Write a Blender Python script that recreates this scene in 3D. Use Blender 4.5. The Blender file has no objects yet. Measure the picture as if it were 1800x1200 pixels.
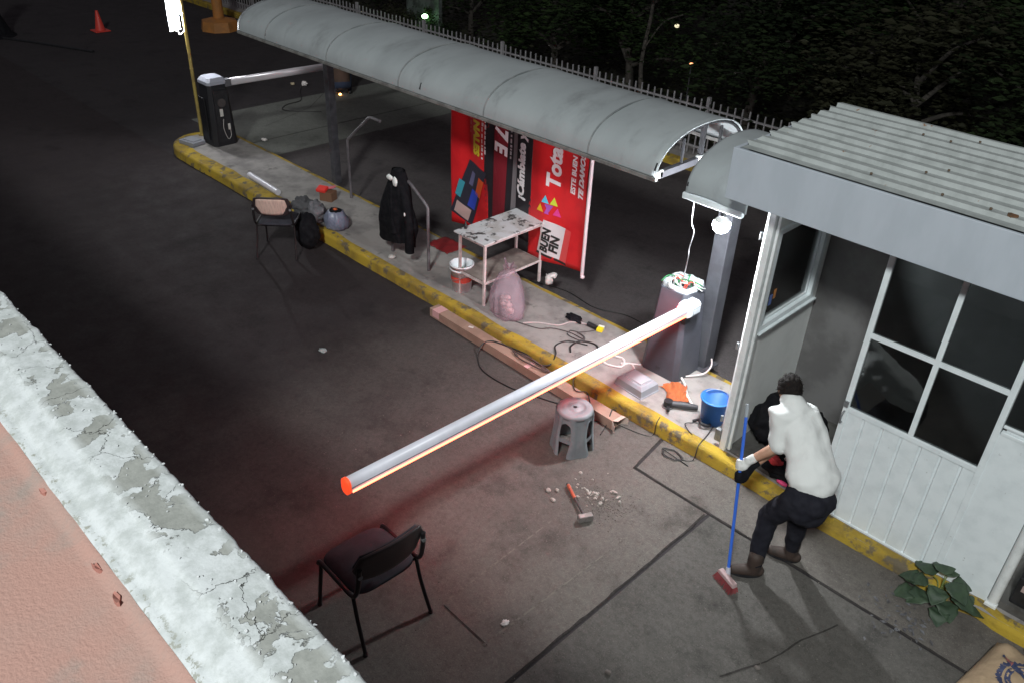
import bpy, bmesh, math, random
from mathutils import Vector, Matrix, noise
R = math.radians
PI = math.pi
random.seed(7)
sc = bpy.context.scene
C = sc.collection

# ------------------------------------------------------------------ camera
cam_d = bpy.data.cameras.new("camera")
cam = bpy.data.objects.new("camera", cam_d)
C.objects.link(cam)
sc.camera = cam
YAW, PITCH, ROLL, FPX = 2.33563135, 0.5595736, 0.04528069, 1459.917
cam_d.sensor_width = 36.0
cam_d.lens = 36.0 * FPX / 1800.0
cam_d.clip_start = 0.05
cam_d.clip_end = 400
f = Vector((math.cos(PITCH)*math.cos(YAW), math.cos(PITCH)*math.sin(YAW), -math.sin(PITCH)))
r = Vector((math.sin(YAW), -math.cos(YAW), 0))
u = r.cross(f)
r2 = r*math.cos(ROLL) + u*math.sin(ROLL)
u2 = u*math.cos(ROLL) - r*math.sin(ROLL)
M = Matrix((r2, u2, -f)).transposed().to_4x4()
M.translation = Vector((0, 0, 5.0))
cam.matrix_world = M

# ------------------------------------------------------------------ world, lights, exposure
w = bpy.data.worlds.new("World"); sc.world = w; w.use_nodes = True
bg = w.node_tree.nodes["Background"]
bg.inputs[0].default_value = (0.97, 0.88, 1.0, 1)
bg.inputs[1].default_value = 0.075
sc.view_settings.view_transform = 'Standard'
sc.view_settings.look = 'None'
sc.view_settings.exposure = 0.0
sc.view_settings.gamma = 1.0
sc.cycles.use_denoising = True
sc.cycles.sample_clamp_indirect = 6.0
FLOOD_W = 10800
BULB_L = 1400
LAMP2_L = 700
ld = bpy.data.lights.new("building_floodlight", 'POINT')
ld.energy = FLOOD_W; ld.shadow_soft_size = 1.0; ld.color = (0.945, 1.0, 0.985)
lo = bpy.data.objects.new("building_floodlight", ld); C.objects.link(lo)
lo.location = (2.2, -7.6, 13.8)

# ------------------------------------------------------------------ materials
_m = {}
def mat(name, col, rough=0.6, metal=0.0, col2=None, ns=6.0, nlo=0.42, nhi=0.62, det=6,
        bump=0.0, bs=60.0, spec=0.5, emit=None, es=0.0, alpha=1.0, trans=0.0,
        col3=None, n3=14.0, t3=(0.58, 0.64), stretch=None):
    if name in _m: return _m[name]
    m = bpy.data.materials.new(name); m.use_nodes = True
    nt = m.node_tree; N = nt.nodes; L = nt.links
    b = N["Principled BSDF"]
    b.inputs["Base Color"].default_value = (*col, 1)
    b.inputs["Roughness"].default_value = rough
    b.inputs["Metallic"].default_value = metal
    b.inputs["Specular IOR Level"].default_value = spec
    b.inputs["Alpha"].default_value = alpha
    b.inputs["Transmission Weight"].default_value = trans
    if emit:
        b.inputs["Emission Color"].default_value = (*emit, 1)
        b.inputs["Emission Strength"].default_value = es
    tc = N.new("ShaderNodeTexCoord"); vec = tc.outputs["Object"]
    if stretch:
        mp = N.new("ShaderNodeMapping"); mp.inputs["Scale"].default_value = stretch
        L.new(vec, mp.inputs[0]); vec = mp.outputs[0]
    cur = None
    def nz(scale, detail=6, rough_=0.6):
        n = N.new("ShaderNodeTexNoise"); n.inputs["Scale"].default_value = scale
        n.inputs["Detail"].default_value = detail; n.inputs["Roughness"].default_value = rough_
        L.new(vec, n.inputs["Vector"]); return n.outputs["Fac"]
    def ramp(fac, a, c_):
        q = N.new("ShaderNodeMapRange"); q.inputs["From Min"].default_value = a; q.inputs["From Max"].default_value = c_
        q.interpolation_type = 'SMOOTHSTEP'; L.new(fac, q.inputs["Value"]); return q.outputs["Result"]
    def mix(fac, a, c_):
        x = N.new("ShaderNodeMix"); x.data_type = 'RGBA'; L.new(fac, x.inputs["Factor"])
        if isinstance(a, tuple): x.inputs["A"].default_value = (*a, 1)
        else: L.new(a, x.inputs["A"])
        if isinstance(c_, tuple): x.inputs["B"].default_value = (*c_, 1)
        else: L.new(c_, x.inputs["B"])
        return x.outputs["Result"]
    if col2:
        cur = mix(ramp(nz(ns, det), nlo, nhi), col, col2)
    if col3:
        cur = mix(ramp(nz(n3, 8, 0.65), *t3), cur if cur else col, col3)
    if cur: L.new(cur, b.inputs["Base Color"])
    if bump:
        bn = N.new("ShaderNodeBump"); bn.inputs["Strength"].default_value = bump; bn.inputs["Distance"].default_value = 0.01
        L.new(nz(bs, 5), bn.inputs["Height"]); L.new(bn.outputs[0], b.inputs["Normal"])
    _m[name] = m
    return m

def glass_mat(name, tint=(0.8, 0.85, 0.85)):
    if name in _m: return _m[name]
    m = bpy.data.materials.new(name); m.use_nodes = True
    nt = m.node_tree; N = nt.nodes; L = nt.links
    N.clear()
    o = N.new("ShaderNodeOutputMaterial"); mx = N.new("ShaderNodeMixShader")
    t = N.new("ShaderNodeBsdfTransparent"); t.inputs[0].default_value = (*tint, 1)
    g = N.new("ShaderNodeBsdfGlossy"); g.inputs["Roughness"].default_value = 0.03
    fr = N.new("ShaderNodeFresnel"); fr.inputs[0].default_value = 1.6
    L.new(fr.outputs[0], mx.inputs[0]); L.new(t.outputs[0], mx.inputs[1]); L.new(g.outputs[0], mx.inputs[2])
    L.new(mx.outputs[0], o.inputs[0]); _m[name] = m
    return m

def asphalt_mat(name, base, light, dark, shade_left=None):
    m = bpy.data.materials.new(name); m.use_nodes = True
    nt = m.node_tree; N = nt.nodes; L = nt.links; b = N["Principled BSDF"]
    tc = N.new("ShaderNodeTexCoord")
    def nz(s, d, rr=0.6):
        n = N.new("ShaderNodeTexNoise"); n.inputs["Scale"].default_value = s; n.inputs["Detail"].default_value = d
        n.inputs["Roughness"].default_value = rr; L.new(tc.outputs["Object"], n.inputs["Vector"]); return n.outputs["Fac"]
    def ramp(fac, a, c_, lo=0.0, hi=1.0):
        q = N.new("ShaderNodeMapRange"); q.inputs["From Min"].default_value = a; q.inputs["From Max"].default_value = c_
        q.inputs["To Min"].default_value = lo; q.inputs["To Max"].default_value = hi
        L.new(fac, q.inputs["Value"]); return q.outputs["Result"]
    def mix(fac, a, c_, bt='MIX'):
        x = N.new("ShaderNodeMix"); x.data_type = 'RGBA'; x.blend_type = bt
        if isinstance(fac, float): x.inputs["Factor"].default_value = fac
        else: L.new(fac, x.inputs["Factor"])
        for k, v in (("A", a), ("B", c_)):
            if isinstance(v, tuple): x.inputs[k].default_value = (*v, 1)
            else: L.new(v, x.inputs[k])
        return x.outputs["Result"]
    c1 = mix(ramp(nz(0.55, 5), 0.36, 0.64, 0, .8), base, light)
    c1 = mix(ramp(nz(24, 6, 0.75), 0.40, 0.62, 0, .5), c1, dark)
    c2 = mix(ramp(nz(1.7, 8, 0.7), 0.53, 0.64, 0, 0.85), c1, dark)
    sp = nz(95, 3, 0.85)
    c3 = mix(ramp(sp, 0.58, 0.72, 0, 0.50), c2, tuple(min(1, v*2.3) for v in light))
    c4 = mix(ramp(sp, 0.44, 0.32, 0, 0.6), c3, tuple(v*0.45 for v in dark))
    c5 = mix(ramp(nz(9, 4), 0.35, 0.65, 0, 0.35), c4, light)
    if shade_left:
        # shade of the unlit left lane put into the colour, fading to the right
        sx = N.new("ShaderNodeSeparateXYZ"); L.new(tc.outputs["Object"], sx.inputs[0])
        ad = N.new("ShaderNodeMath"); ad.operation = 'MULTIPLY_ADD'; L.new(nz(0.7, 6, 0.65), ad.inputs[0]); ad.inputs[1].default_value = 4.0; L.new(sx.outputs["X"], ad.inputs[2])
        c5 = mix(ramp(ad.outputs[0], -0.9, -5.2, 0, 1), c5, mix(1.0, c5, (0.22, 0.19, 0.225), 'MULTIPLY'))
    L.new(c5, b.inputs["Base Color"])
    L.new(ramp(nz(3, 4), 0.3, 0.7, 0.72, 0.95), b.inputs["Roughness"])
    b.inputs["Specular IOR Level"].default_value = 0.3
    bn = N.new("ShaderNodeBump"); bn.inputs["Strength"].default_value = 0.55; bn.inputs["Distance"].default_value = 0.006
    L.new(nz(110, 4, 0.75), bn.inputs["Height"]); L.new(bn.outputs[0], b.inputs["Normal"])
    return m

def peel_mat():
    """whitewashed concrete with flaked paint, bare grey patches and cracks"""
    m = bpy.data.materials.new("peeling_whitewash"); m.use_nodes = True
    nt = m.node_tree; N = nt.nodes; L = nt.links; b = N["Principled BSDF"]
    tc = N.new("ShaderNodeTexCoord")
    def nz(s, d, rr=0.6, dist=0.0):
        n = N.new("ShaderNodeTexNoise"); n.inputs["Scale"].default_value = s; n.inputs["Detail"].default_value = d
        n.inputs["Roughness"].default_value = rr; n.inputs["Distortion"].default_value = dist
        L.new(tc.outputs["Object"], n.inputs["Vector"]); return n
    def mr(fac, a, c_, lo=0.0, hi=1.0):
        q = N.new("ShaderNodeMapRange"); q.inputs["From Min"].default_value = a; q.inputs["From Max"].default_value = c_
        q.inputs["To Min"].default_value = lo; q.inputs["To Max"].default_value = hi
        L.new(fac, q.inputs["Value"]); return q.outputs["Result"]
    def mix(fac, a, c_):
        x = N.new("ShaderNodeMix"); x.data_type = 'RGBA'; L.new(fac, x.inputs["Factor"])
        for k, v in (("A", a), ("B", c_)):
            if isinstance(v, tuple): x.inputs[k].default_value = (*v, 1)
            else: L.new(v, x.inputs[k])
        return x.outputs["Result"]
    def math_(op, a, c_):
        x = N.new("ShaderNodeMath"); x.operation = op
        for i, v in enumerate((a, c_)):
            if isinstance(v, (int, float)): x.inputs[i].default_value = v
            else: L.new(v, x.inputs[i])
        return x.outputs[0]
    big = nz(5.5, 9, 0.58, 0.3).outputs["Fac"]
    # restrict bare patches to the top strip: peel more towards its middle
    geo = N.new("ShaderNodeSeparateXYZ"); L.new(tc.outputs["Object"], geo.inputs[0])
    yy = geo.outputs["Y"]
    band = math_('MINIMUM', mr(yy, 0.55, 0.60, 0, 1), mr(yy, 0.745, 0.70, 0, 1))
    inner = mr(yy, 0.475, 0.455, 0, 1)
    patch = math_('MULTIPLY', mr(big, 0.522, 0.530, 0, 1), band)
    grit = math_('MULTIPLY', mr(nz(38, 6, 0.7).outputs["Fac"], 0.54, 0.60, 0, 1), inner)
    white = mix(mr(nz(14, 8, .7).outputs["Fac"], 0.42, 0.6), (0.62, 0.65, 0.66), (0.47, 0.50, 0.495))
    grey = mix(mr(nz(22, 8, 0.7).outputs["Fac"], 0.35, 0.65), (0.37, 0.38, 0.355), (0.27, 0.28, 0.26))
    c = mix(patch, white, grey)
    c = mix(grit, c, (0.34, 0.35, 0.31))
    # flake rims
    rim = math_('MULTIPLY', math_('SUBTRACT', 1.0, mr(math_('ABSOLUTE', math_('SUBTRACT', big, 0.521), 0), 0.0, 0.006, 0, 1)), band)
    rimn = math_('MULTIPLY', rim, mr(nz(17, 3).outputs["Fac"], 0.5, 0.56, 0, 1))
    c = mix(rimn, c, (0.06, 0.06, 0.055))
    # cracks
    v = N.new("ShaderNodeTexVoronoi"); v.feature = 'DISTANCE_TO_EDGE'; v.inputs["Scale"].default_value = 3.3
    va = N.new("ShaderNodeVectorMath"); va.operation = 'ADD'
    vs = N.new("ShaderNodeVectorMath"); vs.operation = 'SCALE'; vs.inputs["Scale"].default_value = 0.16
    L.new(nz(9, 5).outputs["Color"], vs.inputs[0]); L.new(tc.outputs["Object"], va.inputs[0]); L.new(vs.outputs[0], va.inputs[1])
    L.new(va.outputs[0], v.inputs["Vector"])
    cr = math_('MULTIPLY', mr(v.outputs["Distance"], 0.006, 0.001, 0, 1), band)
    cr = math_('MULTIPLY', cr, mr(nz(3.3, 3).outputs["Fac"], 0.42, 0.5, 0, 1))
    c = mix(cr, c, (0.07, 0.07, 0.065))
    # small holes and dirt
    sp = math_('MULTIPLY', mr(nz(60, 3, 0.8).outputs["Fac"], 0.70, 0.74, 0, 1), 0.8)
    c = mix(sp, c, (0.15, 0.15, 0.14))
    L.new(c, b.inputs["Base Color"]); b.inputs["Roughness"].default_value = 0.85
    hgt = math_('SUBTRACT', math_('MULTIPLY', nz(45, 6, 0.7).outputs["Fac"], 0.35), math_('MULTIPLY', patch, 0.5))
    hgt = math_('SUBTRACT', hgt, math_('MULTIPLY', cr, 0.9))
    hgt = math_('ADD', hgt, math_('MULTIPLY', nz(9, 4).outputs["Fac"], 0.7))
    bn = N.new("ShaderNodeBump"); bn.inputs["Strength"].default_value = 0.8; bn.inputs["Distance"].default_value = 0.007
    L.new(hgt, bn.inputs["Height"]); L.new(bn.outputs[0], b.inputs["Normal"])
    return m

# ------------------------------------------------------------------ mesh builder
class MB:
    def __init__(s): s.v = []; s.f = []
    def add(s, vs, fs):
        o = len(s.v); s.v += [tuple(x) for x in vs]; s.f += [tuple(i+o for i in q) for q in fs]; return s
    def box(s, c, d, rot=None, taper=1.0):
        hx, hy, hz = d[0]/2, d[1]/2, d[2]/2
        vs = []
        for z, t in ((-hz, 1.0), (hz, taper)):
            for x, y in ((-hx, -hy), (hx, -hy), (hx, hy), (-hx, hy)): vs.append(Vector((x*t, y*t, z)))
        if rot is not None: vs = [rot @ q for q in vs]
        vs = [q + Vector(c) for q in vs]
        return s.add(vs, [(0, 3, 2, 1), (4, 5, 6, 7), (0, 1, 5, 4), (1, 2, 6, 5), (2, 3, 7, 6), (3, 0, 4, 7)])
    def b2(s, a, b):
        return s.box([(a[i]+b[i])/2 for i in range(3)], [abs(b[i]-a[i]) for i in range(3)])
    def bar(s, p, q, wd, ht, up=(0, 0, 1)):
        p = Vector(p); q = Vector(q); d = q-p; L_ = d.length; d.normalize()
        upv = Vector(up)
        if abs(d.dot(upv)) > 0.95: upv = Vector((0, 1, 0))
        x = d.cross(upv).normalized(); z = x.cross(d)
        m = Matrix((x, d, z)).transposed()
        return s.box((p+q)/2, (wd, L_, ht), m)
    def tube(s, pts, rad, n=8, cap=True, squash=1.0, closed=False, up=None):
        pts = [Vector(p) for p in pts]
        if not hasattr(rad, '__len__'): rad = [rad]*len(pts)
        rings = []; prev = None
        k = len(pts)
        for i, p in enumerate(pts):
            if closed: t = (pts[(i+1) % k]-pts[i-1])
            else: t = pts[min(i+1, k-1)] - pts[max(i-1, 0)]
            if t.length < 1e-9: t = Vector((0, 0, 1))
            t.normalize()
            if prev is None:
                a = Vector(up) if up else (Vector((0, 0, 1)) if abs(t.z) < 0.9 else Vector((1, 0, 0)))
                x = (a - t*a.dot(t)).normalized()
            else:
                x = (prev - t*prev.dot(t))
                x = x.normalized() if x.length > 1e-6 else prev
            prev = x; y = t.cross(x)
            rings.append([p + (x*math.cos(2*PI*j/n) + y*math.sin(2*PI*j/n)*squash)*rad[i] for j in range(n)])
        vs = [q for rg in rings for q in rg]; fs = []
        kk = k if closed else k-1
        for i in range(kk):
            a = i*n; b = ((i+1) % k)*n
            for j in range(n): fs.append((a+j, a+(j+1) % n, b+(j+1) % n, b+j))
        if cap and not closed:
            o = len(vs); vs += rings[0] + rings[-1]
            fs.append(tuple(o+j for j in reversed(range(n)))); fs.append(tuple(o+n+j for j in range(n)))
        return s.add(vs, fs)
    def limb(s, pts, rad, n=14, squash=1.0, up=None):
        """closed capsule-like limb (watertight, for remesh)"""
        pts = [Vector(p) for p in pts]; rad = list(rad)
        P2 = []; R2 = []
        t0 = (pts[1]-pts[0]).normalized(); t1 = (pts[-1]-pts[-2]).normalized()
        for a in (80, 55, 28): P2.append(pts[0]-t0*rad[0]*math.sin(R(a))); R2.append(rad[0]*math.cos(R(a)))
        P2 += pts; R2 += rad
        for a in (28, 55, 80): P2.append(pts[-1]+t1*rad[-1]*math.sin(R(a))); R2.append(rad[-1]*math.cos(R(a)))
        o0 = len(s.v)
        s.tube(P2, R2, n, False, squash, up=up)
        m = len(P2)
        s.f.append(tuple(o0+j for j in reversed(range(n)))); s.f.append(tuple(o0+(m-1)*n+j for j in range(n)))
        return s
    def lathe(s, prof, c=(0, 0, 0), n=24, closed=False):
        vs = []; fs = []
        for (rr, z) in prof:
            for j in range(n):
                a = 2*PI*j/n; vs.append((c[0]+rr*math.cos(a), c[1]+rr*math.sin(a), c[2]+z))
        k = len(prof)
        for i in range(k if closed else k-1):
            a = i*n; b = ((i+1) % k)*n
            for j in range(n): fs.append((a+j, a+(j+1) % n, b+(j+1) % n, b+j))
        return s.add(vs, fs)
    def grid(s, fn, nu, nv, thick=None):
        """fn(u,v)->Vector, u,v in 0..1; if thick, gives it a back face"""
        vs = [Vector(fn(i/nu, j/nv)) for i in range(nu+1) for j in range(nv+1)]
        W_ = nv+1
        fs = [(i*W_+j, (i+1)*W_+j, (i+1)*W_+j+1, i*W_+j+1) for i in range(nu) for j in range(nv)]
        if thick:
            t = Vector(thick); o = len(vs); vs += [q+t for q in vs]
            fs += [tuple(o+q for q in reversed(fc)) for fc in fs[:]]
            for i in range(nu):
                a = i*W_; b = (i+1)*W_; fs.append((b, a, a+o, b+o))
                a = i*W_+nv; b = (i+1)*W_+nv; fs.append((a, b, b+o, a+o))
            for j in range(nv):
                a = j; b = j+1; fs.append((a, b, b+o, a+o))
                a = nu*W_+j; b = a+1; fs.append((b, a, a+o, b+o))
        return s.add(vs, fs)
    def prism(s, poly, z0, z1):
        n = len(poly)
        vs = [(x, y, z0) for x, y in poly] + [(x, y, z1) for x, y in poly]
        fs = [tuple(reversed(range(n))), tuple(range(n, 2*n))] + [(i, (i+1) % n, n+(i+1) % n, n+i) for i in range(n)]
        return s.add(vs, fs)
    def ball(s, c, rx, ry, rz, nz_=0.0, ns=3.0, sub=3, seed=0, flat=None):
        bm = bmesh.new(); bmesh.ops.create_icosphere(bm, subdivisions=sub, radius=1.0)
        vs = []
        for q in bm.verts:
            p = q.co.copy(); k = 1.0
            if nz_: k += nz_*noise.fractal(p*ns+Vector((seed*7.3, seed*3.1, seed)), 0.9, 2.0, 4)
            p = Vector((p.x*rx*k, p.y*ry*k, p.z*rz*k))
            if flat is not None and p.z < flat: p.z = flat
            vs.append(p+Vector(c))
        fs = [tuple(x.index for x in q.verts) for q in bm.faces]
        bm.free(); return s.add(vs, fs)
    def xf(s, m):
        s.v = [tuple(m @ Vector(q)) for q in s.v]; return s
    def obj(s, name, m, parent=None, smooth=False, bevel=0, world=False, kind=None):
        me = bpy.data.meshes.new(name)
        vs = s.v
        if world and parent is not None:
            o = parent.location; vs = [(a-o.x, b-o.y, c-o.z) for a, b, c in vs]
        me.from_pydata(vs, [], s.f); me.update()
        if m: me.materials.append(m)
        if smooth: me.polygons.foreach_set("use_smooth", [True]*len(me.polygons))
        ob = bpy.data.objects.new(name, me); C.objects.link(ob)
        if parent is not None: ob.parent = parent
        if bevel:
            bv = ob.modifiers.new("bevel", 'BEVEL'); bv.width = bevel; bv.segments = 2; bv.limit_method = 'ANGLE'; bv.angle_limit = R(40)
        if kind: ob["kind"] = kind
        return ob

def thing(name, label, cat, loc=(0, 0, 0), rz=0.0, group=None):
    o = bpy.data.objects.new(name, None); C.objects.link(o)
    o.empty_display_size = 0.1
    o.location = loc; o.rotation_euler = (0, 0, rz)
    o["label"] = label; o["category"] = cat
    if group: o["group"] = group
    return o
def tag(o, label, cat, group=None, kind=None):
    o["label"] = label; o["category"] = cat
    if group: o["group"] = group
    if kind: o["kind"] = kind
    return o
def dup(root, loc, rz, label=None, group=None):
    r_ = root.copy(); C.objects.link(r_); r_.location = loc; r_.rotation_euler = (0, 0, rz)
    if label: r_["label"] = label
    if group: r_["group"] = group
    for ch in root.children:
        c = ch.copy(); C.objects.link(c); c.parent = r_
        for g in ch.children:
            d = g.copy(); C.objects.link(d); d.parent = c
    return r_
def recentre(ob, loc):
    """move a one-mesh thing's origin to loc"""
    l = Vector(loc)
    for q in ob.data.vertices: q.co -= l
    ob.location = l
    return ob
def spline(pts, n=8):
    """Catmull-Rom through points"""
    P_ = [Vector(p) for p in pts]; out = []
    P_ = [P_[0]*2-P_[1]] + P_ + [P_[-1]*2-P_[-2]]
    for i in range(1, len(P_)-2):
        a, b, c, d = P_[i-1:i+3]
        for k in range(n):
            t = k/n
            out.append(0.5*((2*b)+(c-a)*t+(2*a-5*b+4*c-d)*t*t+(3*b-a-3*c+d)*t**3))
    out.append(P_[-2]); return out
def text_obj(txt, size, m, parent, o, ux, uy, bold=0.0, shear=0.0, wave=None, name="lettering", depth=0.002, align='LEFT', sx=1.0):
    """real lettering as a mesh, o = origin, ux/uy = directions"""
    cu = bpy.data.curves.new("t", 'FONT'); cu.body = txt; cu.size = size; cu.offset = bold; cu.shear = shear
    cu.extrude = depth/2; cu.align_x = align; cu.resolution_u = 3
    to = bpy.data.objects.new("t", cu); C.objects.link(to)
    bpy.context.view_layer.update()
    dg = bpy.context.evaluated_depsgraph_get()
    me = bpy.data.meshes.new_from_object(to.evaluated_get(dg))
    bpy.data.objects.remove(to)
    ux = Vector(ux); uy = Vector(uy); uz = ux.cross(uy); o = Vector(o)
    for q in me.vertices:
        p = o+ux*q.co.x*sx+uy*q.co.y+uz*q.co.z
        if wave: p = wave(p)
        q.co = p
    me.name = name; me.materials.clear(); me.materials.append(m)
    ob = bpy.data.objects.new(name, me); C.objects.link(ob)
    if parent is not None: ob.parent = parent
    return ob

# common materials
M_WHITE = mat("white_painted_steel", (0.74, 0.79, 0.81), 0.45, 0, (0.66, 0.71, 0.73), 7, 0.4, 0.7, bump=0.05, bs=25, col3=(0.36, 0.37, 0.36), n3=22, t3=(0.66, 0.74))
M_JAMB = mat("white_jamb_paint", (0.74, 0.76, 0.76), 0.4, 0, (0.62, 0.64, 0.64), 12, 0.45, 0.7)
M_DARKMETAL = mat("dark_grey_metal", (0.045, 0.045, 0.052), 0.45, 0.2, (0.07, 0.07, 0.08), 9)
M_GREYMETAL = mat("grey_galvanised", (0.30, 0.31, 0.32), 0.45, 0.5, (0.22, 0.23, 0.24), 12)
M_BLACK = mat("black_plastic", (0.012, 0.012, 0.014), 0.5, 0, (0.02, 0.02, 0.023), 20)
M_CANOPY = mat("canopy_sheet", (0.36, 0.39, 0.40), 0.55, 0, (0.30, 0.325, 0.335), 1.6, 0.35, 0.7, bump=0.04, bs=9, col3=(0.22, 0.235, 0.24), n3=2.6, t3=(0.52, 0.78), stretch=(1.0, .5, .5))
M_CONC = mat("island_concrete", (0.30, 0.28, 0.265), 0.9, 0, (0.20, 0.185, 0.18), 3.0, 0.4, 0.65, bump=0.4, bs=120, col3=(0.13, 0.12, 0.115), n3=5, t3=(0.56, 0.72))
M_YEL = mat("yellow_kerb_paint", (0.42, 0.29, 0.035), 0.85, 0, (0.25, 0.17, 0.035), 3.5, 0.38, 0.66, bump=0.8, bs=45, col3=(0.13, 0.105, 0.07), n3=6, t3=(0.52, 0.62), spec=.25)
M_CABLE = mat("black_cable", (0.02, 0.018, 0.018), 0.5)

# ------------------------------------------------------------------ ground
ASPH = asphalt_mat("asphalt", (0.030, 0.026, 0.028), (0.042, 0.036, 0.038), (0.018, 0.015, 0.017))
CONC_ROAD = asphalt_mat("worn_concrete_shaded_left", (0.112, 0.100, 0.090), (0.155, 0.140, 0.126), (0.064, 0.056, 0.051), shade_left=True)
ROUGH_ROAD = asphalt_mat("rough_road_patch", (0.082, 0.076, 0.069), (0.114, 0.106, 0.097), (0.040, 0.037, 0.034))
FAR_CONC = asphalt_mat("exit_lane_concrete", (0.11, 0.112, 0.100), (0.15, 0.152, 0.138), (0.07, 0.071, 0.065))
SOIL = mat("soil_ground", (0.035, 0.032, 0.024), 1.0, 0, (0.02, 0.022, 0.014), 2.0, bump=0.6, bs=12)

g = MB(); g.add([(-60, -30, 0), (40, -30, 0), (40, 12.05, 0), (-60, 12.05, 0)], [(0, 1, 2, 3)])
g.obj("road", ASPH, kind="structure")
g = MB(); g.add([(-80, 12.0, -0.03), (60, 12.0, -0.03), (60, 120, -0.03), (-80, 120, -0.03)], [(0, 1, 2, 3)])
g.obj("ground", SOIL, kind="structure")
def slab(name, poly, z, m):
    q = MB(); n = len(poly)
    q.add([(x, y, z) for x, y in poly] + [(x, y, -0.02) for x, y in poly],
          [tuple(range(n))] + [((i+1) % n, i, n+i, n+(i+1) % n) for i in range(n)])
    return q.obj(name, m, kind="structure")
# worn concrete lane slabs, real open joints between them
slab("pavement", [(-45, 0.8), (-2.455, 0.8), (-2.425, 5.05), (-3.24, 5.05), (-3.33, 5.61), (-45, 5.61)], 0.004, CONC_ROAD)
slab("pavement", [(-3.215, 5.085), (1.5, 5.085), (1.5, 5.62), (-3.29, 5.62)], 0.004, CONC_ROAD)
slab("pavement", [(-2.405, 0.8), (1.5, 0.8), (1.5, 5.05), (-2.395, 5.05)], 0.004, ROUGH_ROAD)
# exit lane concrete
slab("pavement", [(-12.42, 6.75), (1.5, 6.75), (1.5, 11.96), (-12.42, 11.96)], 0.003, asphalt_mat("exit_lane_asphalt", (0.060, 0.052, 0.053), (0.082, 0.071, 0.071), (0.032, 0.028, 0.029)))
for a, b_ in ((-15.10, -13.24), (-13.21, -12.43)):
    slab("pavement", [(a, 6.75), (b_, 6.75), (b_, 11.6), (a, 11.6)], 0.004, FAR_CONC)
# open joints filled with dirt
M_JOINT = mat("joint_dirt", (0.022, 0.019, 0.017), 1.0, 0, (0.035, 0.03, 0.028), 30)
def crack(pts, wd, name="pavement_joint"):
    q = MB(); pp = [Vector((x, y, 0)) for x, y in pts]; out = []
    for i in range(len(pp)-1):
        n = max(2, int((pp[i+1]-pp[i]).length/0.06))
        for k in range(n): out.append(pp[i].lerp(pp[i+1], k/n))
    out.append(pp[-1]); L_ = []; Rr = []
    for i, p in enumerate(out):
        t = (out[min(i+1, len(out)-1)]-out[max(i-1, 0)]).normalized(); nn = Vector((-t.y, t.x, 0))
        j = noise.noise(p*6)*wd*0.6; w_ = wd*(0.65+0.6*abs(noise.noise(p*11+Vector((3, 0, 0)))))
        L_.append(p+nn*(w_/2+j)+Vector((0, 0, 0.0085))); Rr.append(p-nn*(w_/2-j)+Vector((0, 0, 0.0085)))
    q.add(L_+Rr, [(i, i+1, len(out)+i+1, len(out)+i) for i in range(len(out)-1)])
    return q.obj(name, M_JOINT, kind="structure")
crack([(-3.24, 5.068), (-2.4, 5.068), (-0.2, 5.068)], 0.024)
crack([(-3.32, 5.60), (-3.225, 5.06)], 0.022)
crack([(-2.43, 5.03), (-2.425, 2.2), (-2.43, 1.0)], 0.022)
crack([(-3.22, 2.75), (-2.74, 2.74)], 0.010)
crack([(-1.08, 4.78), (-1.2, 4.45), (-1.28, 4.1), (-1.45, 3.75)], 0.016)
crack([(-13.9, 7.6), (-14.4, 8.9), (-15.1, 9.7)], 0.012)
M_JL = mat("joint_mortar", (0.15, 0.135, 0.12), 0.95, 0, (0.09, 0.08, 0.07), 20)
q = MB()
for p0, p1 in (((-3.24, 2.78), (-3.28, 4.0)), ((-2.76, 2.72), (-2.72, 4.35))):
    q.add([(p0[0]-.009, p0[1], .0088), (p0[0]+.009, p0[1], .0088), (p1[0]+.005, p1[1], .0088), (p1[0]-.005, p1[1], .0088)], [(0, 1, 2, 3)])
q.obj("pavement_joint", M_JL, kind="structure")

# island with yellow kerb --------------------------------------------------
def islz(x): 
    t = min(1, max(0, (x+2.75)/0.8)); return 0.15-0.055*t
outline = []   # (x,y,inward normal, band width)
xs = [2.5-0.12*i for i in range(int((2.5+13.25)/0.12)+1)]
for x in xs: outline.append((x, 5.6 + 0.015*noise.noise(Vector((x*1.3, 0, 0))), (0, 1), 0.13 + (0.10 if x < -9.6 else 0)))
for a in range(0, 181, 12):
    t = R(a); outline.append((-13.25-0.72*math.sin(t), 6.19-0.59*math.cos(t), (math.sin(t), math.cos(t)), 0.20-0.07*a/180))
for x in reversed(xs): outline.append((x, 6.78, (0, -1), 0.085))
k = MB(); rings = []
for (x, y, nn, wd) in outline:
    h = islz(x); j = 0.006*noise.noise(Vector((x*5, y*5, 1))); jz = 0.006*noise.noise(Vector((x*7, y*7, 4)))
    w2 = wd*(1+0.25*noise.noise(Vector((x*2.2, y*2, 9))))
    pr = [(0-0.0, -0.03), (0.006+j, 0.0), (0.010+j, h-0.035), (0.020+j, h-0.010+jz), (0.042, h+jz*0.5), (w2, h+0.002)]
    if abs(x+0.42) < 0.07 and y < 6: pr = [(a+0.035, b_) for a, b_ in pr]
    rings.append([(x+nn[0]*a, y+nn[1]*a, b_) for a, b_ in pr])
n = 6
k.add([p for rg in rings for p in rg], [(i*n+j, i*n+j+1, (i+1)*n+j+1, (i+1)*n+j) for i in range(len(rings)-1) for j in range(n-1)])
k.obj("kerb", M_YEL, smooth=True, kind="structure")
t_ = MB(); inner = [(x+nn[0]*0.04, y+nn[1]*0.04, islz(x)-0.001) for (x, y, nn, wd) in outline]
half = len(xs)
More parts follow.
